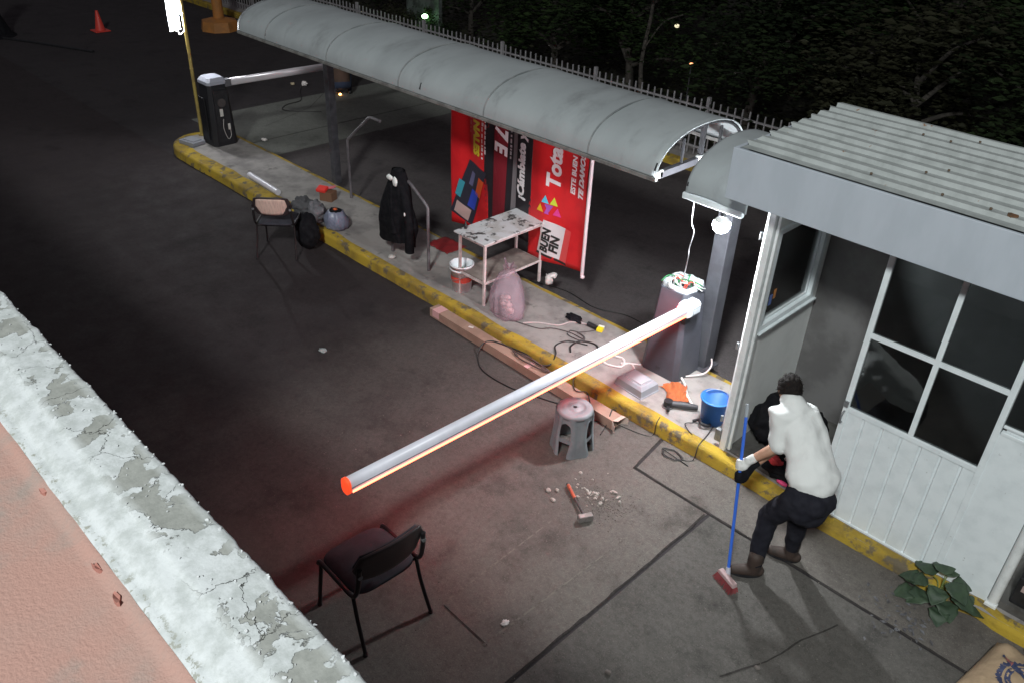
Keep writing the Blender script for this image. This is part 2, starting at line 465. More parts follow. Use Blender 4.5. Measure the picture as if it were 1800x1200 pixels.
# strips across
fr = inner[:half]; bk = list(reversed(inner[-half:]))
t_.add(fr+bk, [(i, i+1, half+i+1, half+i) for i in range(half-1)])
cap = inner[half-1:len(inner)-half+1]
t_.add(cap, [tuple(reversed(range(len(cap))))])
t_.obj("traffic_island", M_CONC, kind="structure")
M_STAIN = mat("oil_stain", (0.030, 0.024, 0.024), 0.8, 0, (0.045, 0.038, 0.036), 9)
def stain(cx, cy, rx, ry, seed):
    q = MB(); n_ = 40; pts_ = []
    for j in range(n_):
        a = 2*PI*j/n_; k_ = 1+.75*noise.fractal(Vector((math.cos(a)*1.6+seed, math.sin(a)*1.6, seed)), .7, 2.0, 5)
        pts_.append((cx+math.cos(a)*rx*k_, cy+math.sin(a)*ry*k_, 0.0065))
    q.add([(cx, cy, .0065)]+pts_, [(0, 1+j, 1+(j+1) % n_) for j in range(n_)]); q.obj("road_stain", M_STAIN, kind="structure")
for i_, (a_, b_, c_, d_) in enumerate(((-1.38, 3.85, .16, .10), (-1.60, 3.55, .12, .16), (-1.85, 3.35, .07, .05), (-.62, 4.55, .30, .22), (-3.62, 3.62, .07, .05), (-3.05, 4.62, .16, .10), (-.35, 5.15, .22, .12))[0:0]): stain(a_, b_, c_, d_, i_*3.7+1)
# far side kerb of the exit lane
k = MB(); k.b2((-40, 11.95, -0.02), (3, 12.12, 0.14))
k.obj("kerb", M_YEL, bevel=0.02, kind="structure")
k = MB(); k.b2((-40, 12.12, -0.02), (3, 12.75, 0.13)); k.obj("pavement", M_CONC, kind="structure")

# ------------------------------------------------------------------ near building: parapet and roof
bd = thing("parapet_building", "building edge with peeling whitewashed parapet and salmon pink roof coating", "building", (-2.5, 0.0, 0.0))
PEEL = peel_mat()
def edge_y(x): return 0.744 + 0.007*noise.noise(Vector((x*5, 1, 0))) + 0.006*noise.noise(Vector((x*19, 2, 0)))+0.003*noise.noise(Vector((x*55, 2, 0)))
def pz(x, y): return 0.004*noise.noise(Vector((x*6, y*6, 0)))+0.0022*noise.noise(Vector((x*25, y*25, 3)))
prof = [(-0.10, 0.0), (-0.004, 0.0)]
def par(u_, v_):
    x = -9+12*u_
    ks = [(0.744, -0.35), (0.744, -0.02), (0.742, -0.006), (0.735, 0.0), (0.72, 0.001), (0.69, 0.0), (0.66, 0.0), (0.63, 0.0), (0.60, 0.0), (0.575, 0.0),
          (0.562, -0.004), (0.555, -0.010), (0.53, -0.014), (0.50, -0.022), (0.478, -0.032), (0.470, -0.040), (0.455, -0.042), (0.436, -0.044), (0.428, -0.052), (0.426, -0.085)]
    i = min(len(ks)-1, int(round(v_*(len(ks)-1)))); y, z = ks[i]
    if i <= 3: y += edge_y(x)-0.744
    if i >= 10: y += 0.003*noise.noise(Vector((x*8, y*3, 5)))
    if i >= 2: z += pz(x, y)*(1 if i < 10 else 0.5)
    return (x, y, 3.10+z)
p = MB(); p.grid(par, 800, 19)
p.obj("parapet", PEEL, bd, smooth=True, world=True)
p = MB(); p.b2((-30, 0.40, 2.98), (-9.0, 0.744, 3.10)); p.obj("parapet_unseen_run", PEEL, bd, world=True)  # unseen parapet run, lengthened so its shadow covers the left road
M_PINK = mat("salmon_roof_coating", (0.46, 0.27, 0.225), 0.9, 0, (0.42, 0.285, 0.245), 3.2, 0.35, 0.7, bump=0.55, bs=85, col3=(0.33, 0.28, 0.25), n3=3.0, t3=(0.50, 0.72))
p = MB()
def pink(u_, v_):
    x = -9+12*u_
    ks = [0.432, 0.418, 0.408, 0.38, 0.2, -0.2, -1.0, -3.0, -6.0]; zs = [3.053, 3.051, 3.036, 3.030, 3.028, 3.02, 3.01, 3.0, 3.0]
    i = int(round(v_*8)); y = ks[i] + (0.004*noise.noise(Vector((x*9, 0, 2))) if i < 3 else 0)
    return (x, y, zs[i]+0.002*noise.noise(Vector((x*5, ks[i]*5, 2))))
p.grid(pink, 300, 8); p.obj("roof", M_PINK, bd, smooth=True, world=True)
M_BWALL = mat("building_wall", (0.13, 0.11, 0.10), 0.9, 0, (0.09, 0.075, 0.07), 2, bump=0.2, bs=30)
p = MB(); p.b2((-30, -6, 0), (3, 0.72, 2.98)); p.obj("wall", M_BWALL, bd, world=True)
M_BROWN = mat("rusty_drip_edge", (0.09, 0.06, 0.035), 0.7, 0, (0.05, 0.03, 0.02), 9)
p = MB(); p.b2((-30, 0.722, 2.90), (3, 0.768, 2.955)); p.obj("drip_edge", M_BROWN, bd, world=True)
# curled paint flakes
p = MB(); rnd = random.Random(4)
for i in range(230):
    x = rnd.uniform(-4.6, -0.9); y = rnd.choice([rnd.uniform(0.565, 0.735), rnd.uniform(0.57, 0.60), rnd.uniform(0.73, 0.742)])
    s_ = rnd.uniform(0.0015, 0.005)
    c = Vector((x, y, 3.102+pz(x, y))); rot = Matrix.Rotation(rnd.uniform(0, 6.3), 3, 'Z') @ Matrix.Rotation(rnd.uniform(-0.5, 0.5), 3, 'X')
    pts = []
    m_ = rnd.randint(5, 7)
    for j in range(m_):
        a = 2*PI*j/m_; rr = s_*rnd.uniform(0.5, 1.2)
        pts.append(c+rot @ Vector((math.cos(a)*rr*1.5, math.sin(a)*rr, 0.0015+rnd.uniform(0, 0.002))))
    p.add(pts+[q-Vector((0, 0, 0.003)) for q in pts], [tuple(range(m_))]+[((j+1) % m_, j, m_+j, m_+(j+1) % m_) for j in range(m_)])
p.obj("paint_flakes", mat("white_flake", (0.60, 0.62, 0.63), 0.8), bd, world=True, kind="stuff")
p = MB()
def fl(cx, cy, sx, sy, h, ang, sd):
    p = MB()
    rot = Matrix.Rotation(ang, 3, 'Z'); rn = random.Random(sd); m_ = 9
    top = []
    for j in range(m_):
        a = 2*PI*j/m_; k_ = rn.uniform(0.65, 1.15)
        top.append(Vector((cx, cy, 3.036))+rot @ Vector((math.cos(a)*sx*k_, math.sin(a)*sy*k_, h*(0.3+0.7*rn.random()))))
    p.add(top+[Vector((q.x, q.y, 3.026)) for q in top], [tuple(range(m_))]+[((j+1) % m_, j, m_+j, m_+(j+1) % m_) for j in range(m_)])
    p.obj("lifted_coating", mat("lifted_pink_coating", (0.42, 0.19, 0.155), 0.8, bump=0.3, bs=60), bd, world=True)
fl(-2.08, 0.405, 0.030, 0.008, 0.02, 0.1, 1)
fl(-1.93, 0.400, 0.026, 0.010, 0.018, -0.1, 2); fl(-2.53, 0.412, 0.022, 0.008, 0.018, 0.2, 3); fl(-3.0, 0.41, 0.02, 0.008, 0.02, 0, 5)

# ------------------------------------------------------------------ barrel canopy
YC, HW = 6.55, 0.70
def arch(t, zf=2.40, rise=0.36):
    """t 0..1 from front edge to back edge"""
    a = PI*(1-t); 
    return YC+HW*math.cos(a), zf+rise*math.sin(a)**0.85 if 0 < t < 1 else zf
cn = thing("barrel_canopy", "long grey barrel vault canopy over the traffic island, beside the booth", "canopy", (-7.5, 6.6, 0.15))
X0, X1 = -11.15, -3.95
q = MB()
def shell(u_, v_):
    x = X0+(X1-X0)*u_; y, z = arch(v_)
    z += 0.012*noise.noise(Vector((x*1.1, y*2, 0)))*math.sin(PI*v_)
    return (x, y, z)
q.grid(shell, 90, 28, (0, 0, -0.008)); q.obj("roof_sheet", M_CANOPY, cn, smooth=True, world=True)
M_SEAM = mat("canopy_seam", (0.17, 0.185, 0.19), 0.7, 0, (0.24, 0.25, 0.25), 6)
for x in (-10.42, -9.0, -7.58, -6.17, -4.75):
    q = MB(); q.tube([(x, arch(i/28)[0], arch(i/28)[1]+0.003) for i in range(0, 29)], 0.009, 8)
    q.obj("seam", M_SEAM, cn, smooth=True, world=True)
M_EDGE = mat("canopy_edge_tube", (0.22, 0.22, 0.21), 0.6, 0.1, (0.14, 0.135, 0.13), 8)
for y in (YC-HW+0.005, YC+HW-0.005):
    q = MB(); q.b2((X0, y-0.02, 2.355), (X1, y+0.02, 2.392)); q.obj("edge_beam", M_EDGE, cn, world=True, bevel=0.006)
M_TRUSS = mat("truss_steel", (0.022, 0.022, 0.026), 0.7, 0, (0.016, 0.016, 0.018), 10)
for x in (X1-0.03, -10.42, -7.2):
    q = MB(); q.tube([(x, arch(i/20)[0], arch(i/20)[1]-0.028) for i in range(1, 20)], 0.016, 6)
    q.obj("arch_rib", M_TRUSS, cn, world=True, smooth=True)
    q = MB(); q.bar((x, YC-HW+0.06, 2.40), (x, YC+HW-0.06, 2.40), 0.05, 0.06); q.obj("tie_beam", M_TRUSS if x < -5 else mat("tie_grey", (.05, .05, .058), .6), cn, world=True)
    for dy_, zt_, w_ in ((0, 2.74, .04), (-.30, 2.66, .02), (.30, 2.66, .02)):
        q = MB(); q.bar((x, YC+dy_, 2.43), (x, YC+dy_, zt_), w_, w_); q.obj("truss_upright", M_TRUSS, cn, world=True)
q = MB(); q.box((X1-0.02, YC-HW+0.06, 2.41), (0.03, 0.09, 0.07)); q.obj("end_bracket", M_JAMB, cn, world=True, bevel=0.006)
q = MB(); q.box((X1-0.02, YC, 2.41), (0.05, 0.11, 0.07)); q.obj("end_bracket", M_JAMB, cn, world=True, bevel=0.006)
q = MB(); q.b2((X0+0.3, YC-0.03, 2.68), (X1-0.05, YC+0.03, 2.73)); q.obj("ridge_beam", M_TRUSS, cn, world=True)
for (x, y) in ((-10.43, 6.80),):
    q = MB(); q.b2((x-0.055, y-0.055, 0.15), (x+0.055, y+0.055, 2.42)); q.obj("post", M_DARKMETAL, cn, world=True, bevel=0.006)
    q = MB(); q.b2((x-0.05, 6.5, 2.36), (x+0.05, 6.9, 2.42)); q.obj("post_head", M_DARKMETAL, cn, world=True)

# small canopy between the barrel canopy and the booth
c2 = thing("small_canopy", "short curved grey canopy section with creased sheet against the booth fascia", "canopy", (-3.4, 6.6, 2.4))
q = MB()
def sh2(u_, v_):
    x = -3.66+0.60*u_; y, z = arch(v_, 2.37, 0.37)
    # creased, slightly buckled sheet
    cr = max(0, 1-abs((u_-0.15)-(v_*1.1))/0.35); z += 0.018*cr*math.sin(PI*v_)
    if v_ < 0.5: z += 0.01*math.sin(u_*5)
    return (x+0.02*(1-v_), y, z)
q.grid(sh2, 24, 28, (0, 0, -0.008)); q.obj("roof_sheet", M_CANOPY, c2, smooth=True, world=True)
q = MB(); q.b2((-3.66, YC-HW-0.012, 2.305), (-3.07, YC-HW+0.035, 2.36)); q.obj("edge_beam", M_WHITE, c2, world=True, bevel=0.008)
q = MB(); q.b2((-3.66, YC+HW-0.03, 2.325), (-3.07, YC+HW+0.01, 2.37)); q.obj("edge_beam", M_WHITE, c2, world=True, bevel=0.008)
q = MB(); q.tube([(-3.63, arch(i/20, 2.37, .37)[0], arch(i/20, 2.37, .37)[1]-0.03) for i in range(1, 20)], 0.014, 6); q.obj("arch_rib", M_TRUSS, c2, world=True, smooth=True)

# dark column behind the cabinet
col = thing("steel_column", "dark grey square steel column with base plate, between cabinet and booth", "column", (-3.68, 6.8, 0.15))
q = MB(); q.b2((-3.78, 6.72, 0.16), (-3.62, 6.90, 2.36)); q.obj("shaft", mat("column_grey", (0.085, 0.088, 0.10), 0.4, 0.3, (0.06, 0.06, 0.07), 3), col, world=True, bevel=0.008)
q = MB(); q.b2((-3.83, 6.66, 0.15), (-3.57, 6.93, 0.163)); q.obj("base_plate", M_DARKMETAL, col, world=True)

# ------------------------------------------------------------------ guard booth
bt = thing("guard_booth", "white metal guard booth with corrugated roof, deep fascia and open doorway", "booth", (-1.2, 6.3, 0.1))
XL, XR, YF, YB = -2.74, 1.6, 5.76, 6.92
M_INT = mat("booth_inner_wall", (0.78, 0.79, 0.78), 0.6, 0, (0.72, 0.73, 0.72), 3, bump=0.03)
M_FAS = mat("fascia_paint", (0.46, 0.50, 0.555), 0.6, 0, (0.42, 0.46, 0.51), 3.0, 0.35, 0.65, bump=0.12, bs=14, stretch=(1.6, 1.6, .5), col3=(0.16, 0.15, 0.13), n3=9, t3=(0.74, 0.80))
def bp(mb, name, m, bevel=0, smooth=False, parent=bt):
    return mb.obj(name, m, parent, world=True, bevel=bevel, smooth=smooth)
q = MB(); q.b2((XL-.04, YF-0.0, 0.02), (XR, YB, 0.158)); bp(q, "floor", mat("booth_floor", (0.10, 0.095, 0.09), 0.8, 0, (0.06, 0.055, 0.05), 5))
# end wall with window opening y 5.84..6.74, z 1.42..2.32
q = MB()
q.b2((XL-0.03, YF+0.03, 0.16), (XL+0.02, YB, 1.40)); q.b2((XL-0.03, YF+0.03, 2.34), (XL+0.02, YB, 2.62))
q.b2((XL-0.03, 6.76, 1.40), (XL+0.02, YB, 2.34)); q.b2((XL-0.03, YF+0.03, 1.40), (XL+0.02, 5.82, 2.34))
bp(q, "end_wall", M_INT)
fr_ = MB()
for a, b_ in (((5.82, 1.40), (6.76, 1.445)), ((5.82, 2.295), (6.76, 2.34)), ((5.82, 1.445), (5.865, 2.295)), ((6.70, 1.445), (6.76, 2.295))):
    fr_.b2((XL-0.045, a[0], a[1]), (XL+0.045, b_[0], b_[1]))
fro = bp(fr_, "window_frame", M_WHITE, 0.004)
def sub(mb, name, m, parent, grand=bt, **kw):
    """part of a part; both carry identity local transforms so coordinates are relative to the thing"""
    o = grand.location; mb.v = [(a-o.x, b-o.y, c-o.z) for a, b, c in mb.v]
    return mb.obj(name, m, parent, **kw)
q = MB()
for a, b_ in (((5.865, 1.445), (6.70, 1.47)), ((6.672, 1.47), (6.70, 2.295)), ((5.865, 1.47), (5.89, 2.295))): q.b2((XL-0.02, a[0], a[1]), (XL+0.01, b_[0], b_[1]))
sub(q, "sash", M_WHITE, fro)
q = MB(); q.b2((XL-0.008, 5.89, 1.47), (XL-0.004, 6.672, 2.295)); sub(q, "pane", glass_mat("clear_glass", (0.9, 0.93, 0.93)), fro)
q = MB(); q.b2((XL+0.045, 5.80, 1.385), (XL+0.075, 6.78, 1.40)); sub(q, "sill", M_WHITE, fro)
# papers taped to the glass
for i, (y, z, wy, hz, c) in enumerate(((5.93, 1.60, 0.075, 0.10, (0.32, 0.36, 0.22)), (6.0, 1.63, 0.05, 0.10, (0.10, 0.16, 0.40)), (6.06, 1.67, 0.04, 0.09, (0.45, 0.18, 0.05)))):
    q = MB(); q.b2((XL+0.0, y-wy/2, z-hz/2), (XL+0.0015, y+wy/2, z+hz/2)); sub(q, "taped_paper", mat("paper%d" % i, c, 0.7), fro)
# back wall, right wall (with openings kept simple: solid lower, window band)
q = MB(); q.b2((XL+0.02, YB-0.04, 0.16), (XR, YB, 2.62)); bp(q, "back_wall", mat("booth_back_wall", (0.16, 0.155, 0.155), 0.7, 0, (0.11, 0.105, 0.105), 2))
q = MB(); q.b2((XR-0.04, YF, 0.16), (XR, YB-0.04, 2.62)); bp(q, "side_wall", M_WHITE)
q = MB(); q.b2((XL-0.03, YF-0.02, 2.62), (XR, YB, 2.66)); bp(q, "ceiling", M_INT)
# left jamb post
q = MB(); q.prism([(XL-0.095, YF+0.06), (XL-0.035, YF-0.035), (XL+0.02, YF-0.035), (XL+0.02, YF+0.06)], 0.03, 2.62); q.b2((XL+0.03, YF-0.005, 0.16), (XL+0.055, YF+0.035, 2.62)); bp(q, "door_jamb", M_JAMB, 0.005)
for z in (0.42, 2.24, 1.2):
    q = MB(); q.tube([(XL-0.085, YF-0.0, z), (XL-0.085, YF-0.0, z+0.06)], 0.013, 8); bp(q, "hinge", M_GREYMETAL, smooth=True)
q = MB(); q.b2((XL-0.115, YF-0.02, 0.20), (XL-0.05, YF+0.02, 0.33)); bp(q, "jamb_bracket", M_GREYMETAL, 0.004)
# door leaf: two by two panes over a ribbed panel
dx0, dx1, dxm = -1.82, -0.75, -1.285
dl = MB()
for a, b_ in ((dx0, dx0+0.045), (dx1-0.045, dx1)): dl.b2((a, YF-0.02, 0.085), (b_, YF+0.02, 2.60))
for z0_, z1_ in ((2.56, 2.60), (1.12, 1.165), (0.085, 0.11)): dl.b2((dx0+0.045, YF-0.02, z0_), (dx1-0.045, YF+0.02, z1_))
dfr = bp(dl, "door_leaf", M_WHITE, 0.003)
dl = MB(); dl.b2((dxm-0.02, YF-0.018, 1.165), (dxm+0.02, YF+0.018, 2.56))
dl.b2((dx0+0.045, YF-0.016, 1.805), (dxm-0.02, YF+0.016, 1.845)); dl.b2((dxm+0.02, YF-0.016, 1.805), (dx1-0.045, YF+0.016, 1.845))
sub(dl, "glazing_bars", M_WHITE, dfr)
GL = glass_mat("booth_glass", (0.55, 0.58, 0.58))
for xa, xb in ((dx0+0.045, dxm-0.02), (dxm+0.02, dx1-0.045)):
    for za, zb in ((1.165, 1.805), (1.845, 2.56)):
        q = MB(); q.b2((xa, YF-0.002, za), (xb, YF+0.002, zb)); sub(q, "pane", GL, dfr)
def ribbed(x0, x1, z0, z1, y, groove):
    """sheet panel with V grooves"""
    pts = [(x0, 0)]
    for gx in groove: pts += [(gx-0.016, 0), (gx-0.006, 0.011), (gx+0.004, 0.011), (gx+0.010, 0), (gx+0.014, -0.003), (gx+0.020, 0)]
    pts.append((x1, 0)); mb = MB(); n_ = len(pts)
    mb.add([(x, y+d, z0) for x, d in pts]+[(x, y+d, z1) for x, d in pts], [(i, i+1, n_+i+1, n_+i) for i in range(n_-1)])
    mb.b2((x0, y+0.014, z0), (x1, y+0.018, z1))
    return mb
pn = ribbed(dx0+0.045, dx1-0.045, 0.11, 1.12, YF-0.012, [-1.64+0.15*i for i in range(6)])
sub(pn, "ribbed_panel", M_WHITE, dfr)
q = MB(); q.tube(spline([(dx0+0.02, YF-0.02, 1.12), (dx0+0.02, YF-0.055, 1.10), (dx0+0.02, YF-0.055, 1.03), (dx0+0.02, YF-0.02, 1.01)], 5), 0.008, 8); sub(q, "handle", M_GREYMETAL, dfr, smooth=True)
q = MB(); q.box((dx0+0.02, YF-0.028, 1.19), (0.035, 0.016, 0.05)); sub(q, "latch", M_GREYMETAL, dfr)
# fixed bay right of the door
q = MB(); q.b2((-0.75, YF-0.014, 0.085), (-0.385, YF+0.014, 1.50)); q.b2((-0.72, YF-0.004, 1.53), (-0.40, YF+0.004, 1.56)); bp(q, "fixed_panel", M_WHITE)
q = MB(); q.b2((-0.745, YF-0.02, 1.50), (-0.385, YF+0.02, 1.525)); q.b2((-0.745, YF-0.02, 1.56), (-0.385, YF+0.02, 1.58)); q.b2((-0.745, YF-0.02, 2.56), (-0.385, YF+0.02, 2.60)); bp(q, "window_rail", M_WHITE, 0.003)
q = MB(); q.b2((-0.745, YF-0.002, 1.58), (-0.385, YF+0.002, 2.56)); bp(q, "pane", GL)
q = MB(); q.tube([(-0.345, YF, 0.10), (-0.345, YF, 2.60)], 0.038, 14); bp(q, "corner_post", M_JAMB, smooth=True)
q = MB(); q.box((-0.345, YF-0.01, 0.105), (0.085, 0.085, 0.03)); bp(q, "post_foot", M_JAMB, 0.005)
q = MB(); q.b2((0.6, YF-0.02, 0.16), (XR-0.04, YF+0.02, 2.60)); bp(q, "front_panel", M_WHITE)
# rusty head strip above the glazing
q = MB(); q.b2((dx0-0.02, YF-0.03, 2.602), (XR, YF-0.005, 2.618)); bp(q, "head_strip", mat("rusty_strip", (0.60, 0.60, 0.57), 0.6, 0, (0.30, 0.17, 0.06), 7, 0.56, 0.62))
# fascia
q = MB(); q.b2((-3.05, 5.47, 2.60), (XR+0.3, 5.50, 3.0)); q.b2((-3.05, 5.50, 2.60), (-3.02, 7.0, 3.0)); bp(q, "fascia", M_FAS, 0.004)
q = MB(); q.b2((-3.018, 5.502, 2.66), (XR+0.3, 7.0, 2.675)); bp(q, "soffit", M_INT)
q = MB(); q.b2((-3.018, 6.97, 2.68), (XR+0.3, 7.0, 3.0)); bp(q, "rear_fascia", M_FAS)
# corrugated roof: ribs run along x
ro = MB(); pts = []; y = 5.49; pitch = 0.157
i = 0
while y < 7.05:
    zb = 3.012+0.022*(y-5.5)
    pts += [(y, zb), (y+0.085, zb), (y+0.103, zb+0.028), (y+0.137, zb+0.028)]; y += pitch; i += 1
NX = 40
rv = []
for ix in range(NX+1):
    x = -3.0+(XR+0.35+3.0)*ix/NX
    for jy, (yy, zz) in enumerate(pts):
        st = 0.018*math.sin(jy*2.3) if ix == 0 else 0
        rv.append((x+st, yy, zz+0.003*noise.noise(Vector((x*2, yy*3, 0)))))
npt = len(pts)
ro.add(rv, [(a*npt+b_, (a+1)*npt+b_, (a+1)*npt+b_+1, a*npt+b_+1) for a in range(NX) for b_ in range(npt-1)])
M_ROOF = mat("corrugated_roof_paint", (0.36, 0.385, 0.38), 0.6, 0.0, (0.27, 0.29, 0.285), 5, 0.35, 0.7, bump=0.08, bs=30, col3=(0.20, 0.10, 0.05), n3=5.5, t3=(0.655, 0.69), stretch=(1.4, 1, 1))
bp(ro, "roof", M_ROOF)
q = MB()
rn = random.Random(3)
for i in range(14):
    x = rn.uniform(-2.6, 0.8); kk = rn.randint(0, 8); yy = 5.49+kk*pitch+0.12
    q.tube([(x, yy, 3.045+0.022*(yy-5.5)), (x, yy, 3.056+0.022*(yy-5.5))], 0.009, 8)
bp(q, "roof_screws", mat("rusty_screw", (0.12, 0.08, 0.05), 0.7))
q = MB()
for (x, yy, lx, ly) in ((-0.98, 6.23, .05, .03), (-1.15, 5.62, .04, .03), (-0.75, 5.60, .05, .02), (-0.45, 5.63, .03, .05), (-0.35, 5.55, .07, .025)):
    m_ = 9; z = 3.05+0.022*(yy-5.5); rn = random.Random(int(yy*100))
    top = [(x+math.cos(2*PI*j/m_)*lx*rn.uniform(.6, 1.1), yy+math.sin(2*PI*j/m_)*ly*rn.uniform(.6, 1.1), z) for j in range(m_)]
    q.add(top+[(a, b_, z-0.03) for a, b_, c_ in top], [tuple(range(m_))]+[((j+1) % m_, j, m_+j, m_+(j+1) % m_) for j in range(m_)])
bp(q, "rust_scabs", mat("rust_scab", (0.16, 0.075, 0.035), 0.9, 0, (0.08, 0.05, 0.03), 30))

# dark things inside the booth
M_BLKCLOTH = mat("black_cloth", (0.007, 0.007, 0.009), 0.95, 0, (0.012, 0.012, 0.014), 15, bump=0.3, bs=30, spec=.12)
q = MB(); q.ball((-2.52, 6.16, 0.40), 0.17, 0.24, 0.25, 0.25, 1.6, 4, 3, -0.23)
o = q.obj("black_bag", M_BLKCLOTH, smooth=True); tag(o, "bulky black bag slumped on the booth floor inside the doorway", "bag"); recentre(o, (-2.52, 6.2, 0.16))
q = MB(); q.ball((-2.25, 6.35, 0.34), 0.16, 0.2, 0.2, 0.3, 2, 4, 8, -0.17)
o = q.obj("black_bag", M_BLKCLOTH, smooth=True); tag(o, "low black bundle on the booth floor behind the sweeping man", "bag"); recentre(o, (-2.25, 6.35, 0.16))
# shirt hanging outside the end window
M_PLAID = mat("dark_plaid", (0.010, 0.018, 0.016), 0.9, 0, (0.022, 0.028, 0.028), 18, 0.45, 0.55, stretch=(1, 3, 1))
q = MB()
def shirt(u_, v_):
    z = 2.20-0.66*v_; wd = 0.09+0.05*min(1, v_*3); x = -2.935+(u_-0.5)*2*wd*(0.85+0.35*v_)
    return (x, 6.45+0.02*math.sin(u_*14+v_*3), z+0.03*math.sin(u_*6))
q.grid(shirt, 24, 16, (0, .02, 0)); sh_t = q.obj("hanging_shirt", M_PLAID, smooth=True)
tag(sh_t, "dark green plaid shirt hanging beyond the booth end window", "shirt"); recentre(sh_t, (-2.93, 6.45, 1.55))
q = MB(); rn = random.Random(11)
for i in range(16):
    x = -2.93+rn.uniform(-.09, .09); z = rn.uniform(1.92, 2.14)
    q.ball((x, 6.428, z), rn.uniform(.007, .016), 0.006, rn.uniform(.006, .013), 0.2, 3, 1, i)
oo = q.obj("pale_print", mat("pale_print", (0.12, 0.13, 0.13), 0.8)); oo.parent = sh_t
for vv in oo.data.vertices: vv.co -= sh_t.location
# boxes at the right-hand opening
q = MB(); q.b2((-0.26, 5.80, 0.16), (0.10, 6.15, 0.42)); bx_ = q.obj("black_crate", M_BLACK, bevel=0.01); tag(bx_, "black crate with pale sticker on the booth floor at the right edge", "crate"); recentre(bx_, (-0.08, 5.98, 0.16))
q = MB(); q.b2((-0.14, -0.1805, 0.14), (-0.06, -0.179, 0.20)); q.obj("sticker", mat("pale_sticker", (0.4, 0.3, 0.28), 0.7), bx_)
q = MB(); q.b2((-0.24, 6.2, 0.16), (0.15, 6.5, 0.60)); bx2 = q.obj("brown_carton", mat("brown_carton", (0.12, 0.06, 0.03), 0.8), bevel=0.008); tag(bx2, "brown carton behind the black crate inside the booth", "carton"); recentre(bx2, (-0.05, 6.35, 0.16))

# ------------------------------------------------------------------ fence
fe = thing("picket_fence", "grey steel picket fence along the far side of the exit lane", "fence", (-12, 12.35, 0.13))
M_FENCE = mat("fence_paint", (0.26, 0.25, 0.26), 0.6, 0, (0.19, 0.18, 0.19), 5)
bays = [(-27.5+2.5*i, -25.0+2.5*i) for i in range(11)]
for bi, (a, b_) in enumerate(bays):
    if bi == 7: pass
    q = MB(); x = a+0.10
    while x < b_-0.05:
        q.b2((x-0.010, 12.34, 0.16), (x+0.010, 12.36, 1.12+0.01*math.sin(x*9))); x += 0.141
    q.b2((a+0.03, 12.335, 0.97), (b_-0.03, 12.365, 1.0)); q.b2((a+0.03, 12.335, 0.28), (b_-0.03, 12.365, 0.31))
    q.obj("picket_panel", M_FENCE, fe, world=True)
    q = MB(); q.b2((a-0.028, 12.32, 0.12), (a+0.028, 12.376, 1.18)); q.obj("post", M_FENCE, fe, world=True)

# ------------------------------------------------------------------ trees
LEAFS = [mat("leaf_dark", (0.010, 0.018, 0.006), 0.9, 0, (0.018, 0.032, 0.009), 1.2, 0.4, 0.6, spec=.15), mat("leaf_mid", (0.014, 0.023, 0.008), 0.9, 0, (0.007, 0.012, 0.005), 1.4, 0.4, 0.6, spec=.15),
         mat("leaf_olive", (0.016, 0.017, 0.009), 0.7, 0, (0.024, 0.024, 0.013), 1.4, 0.4, 0.6, spec=.15)]
M_BARK = mat("bark", (0.05, 0.042, 0.036), 0.95, 0, (0.028, 0.024, 0.02), 8, bump=0.6, bs=25)
def tree_mesh(seed, H_, cr, nleaf):
    rn = random.Random(seed); tr = MB(); lf = MB()
    pts = [Vector((0, 0, -0.05))]; d = Vector((rn.uniform(-.1, .1), rn.uniform(-.1, .1), 1))
    for i in range(5): pts.append(pts[-1]+d*H_*0.13+Vector((rn.uniform(-.08, .08), rn.uniform(-.08, .08), 0)))
    tr.tube(spline(pts, 4), [0.11-0.0035*i for i in range(len(spline(pts, 4)))], 8)
    clumps = []
    for i in range(9):
        a = i*2.4+rn.random(); st = pts[2+i % 4]; L_ = cr*rn.uniform(.55, 1.0)
        e = st+Vector((math.cos(a)*L_, math.sin(a)*L_, H_*rn.uniform(.05, .40)))
        mid = st.lerp(e, .5)+Vector((0, 0, .15)); tr.tube(spline([st, mid, e], 4), [0.045, .042, .038, .034, .03, .026, .022, .018, .012], 6)
        clumps += [(e, cr*rn.uniform(.28, .5)), (mid+Vector((rn.uniform(-.3, .3), rn.uniform(-.3, .3), .3)), cr*rn.uniform(.25, .4))]
    for i in range(12):
        a = rn.uniform(0, 6.3); rr = cr*math.sqrt(rn.random())*0.9
        clumps.append((Vector((math.cos(a)*rr, math.sin(a)*rr, H_*rn.uniform(.35, 1.0))), cr*rn.uniform(.2, .45)))
    for i in range(nleaf):
        c, rr = clumps[rn.randrange(len(clumps))]
        v = Vector((rn.gauss(0, 1), rn.gauss(0, 1), rn.gauss(0, .8))).normalized()*rr*(rn.random()**0.45)
        p_ = c+v; s_ = rn.uniform(.035, .11)
        m3 = Matrix.Rotation(rn.uniform(0, 6.3), 3, 'Z') @ Matrix.Rotation(rn.uniform(-.9, .9), 3, 'X')
        q4 = [p_+m3 @ Vector(t) for t in ((-s_, 0, 0), (0, -s_*.45, 0.01), (s_*1.1, 0, 0), (0, s_*.45, 0.01))]
        lf.add(q4, [(0, 1, 2, 3)])
    return tr, lf
protos = []
for k_, (sd, h_, c_, n_) in enumerate(((1, 3.4, 1.7, 6500), (2, 4.4, 2.0, 7500), (3, 2.4, 1.5, 5500))):
    protos.append(tree_mesh(sd, h_, c_, n_))
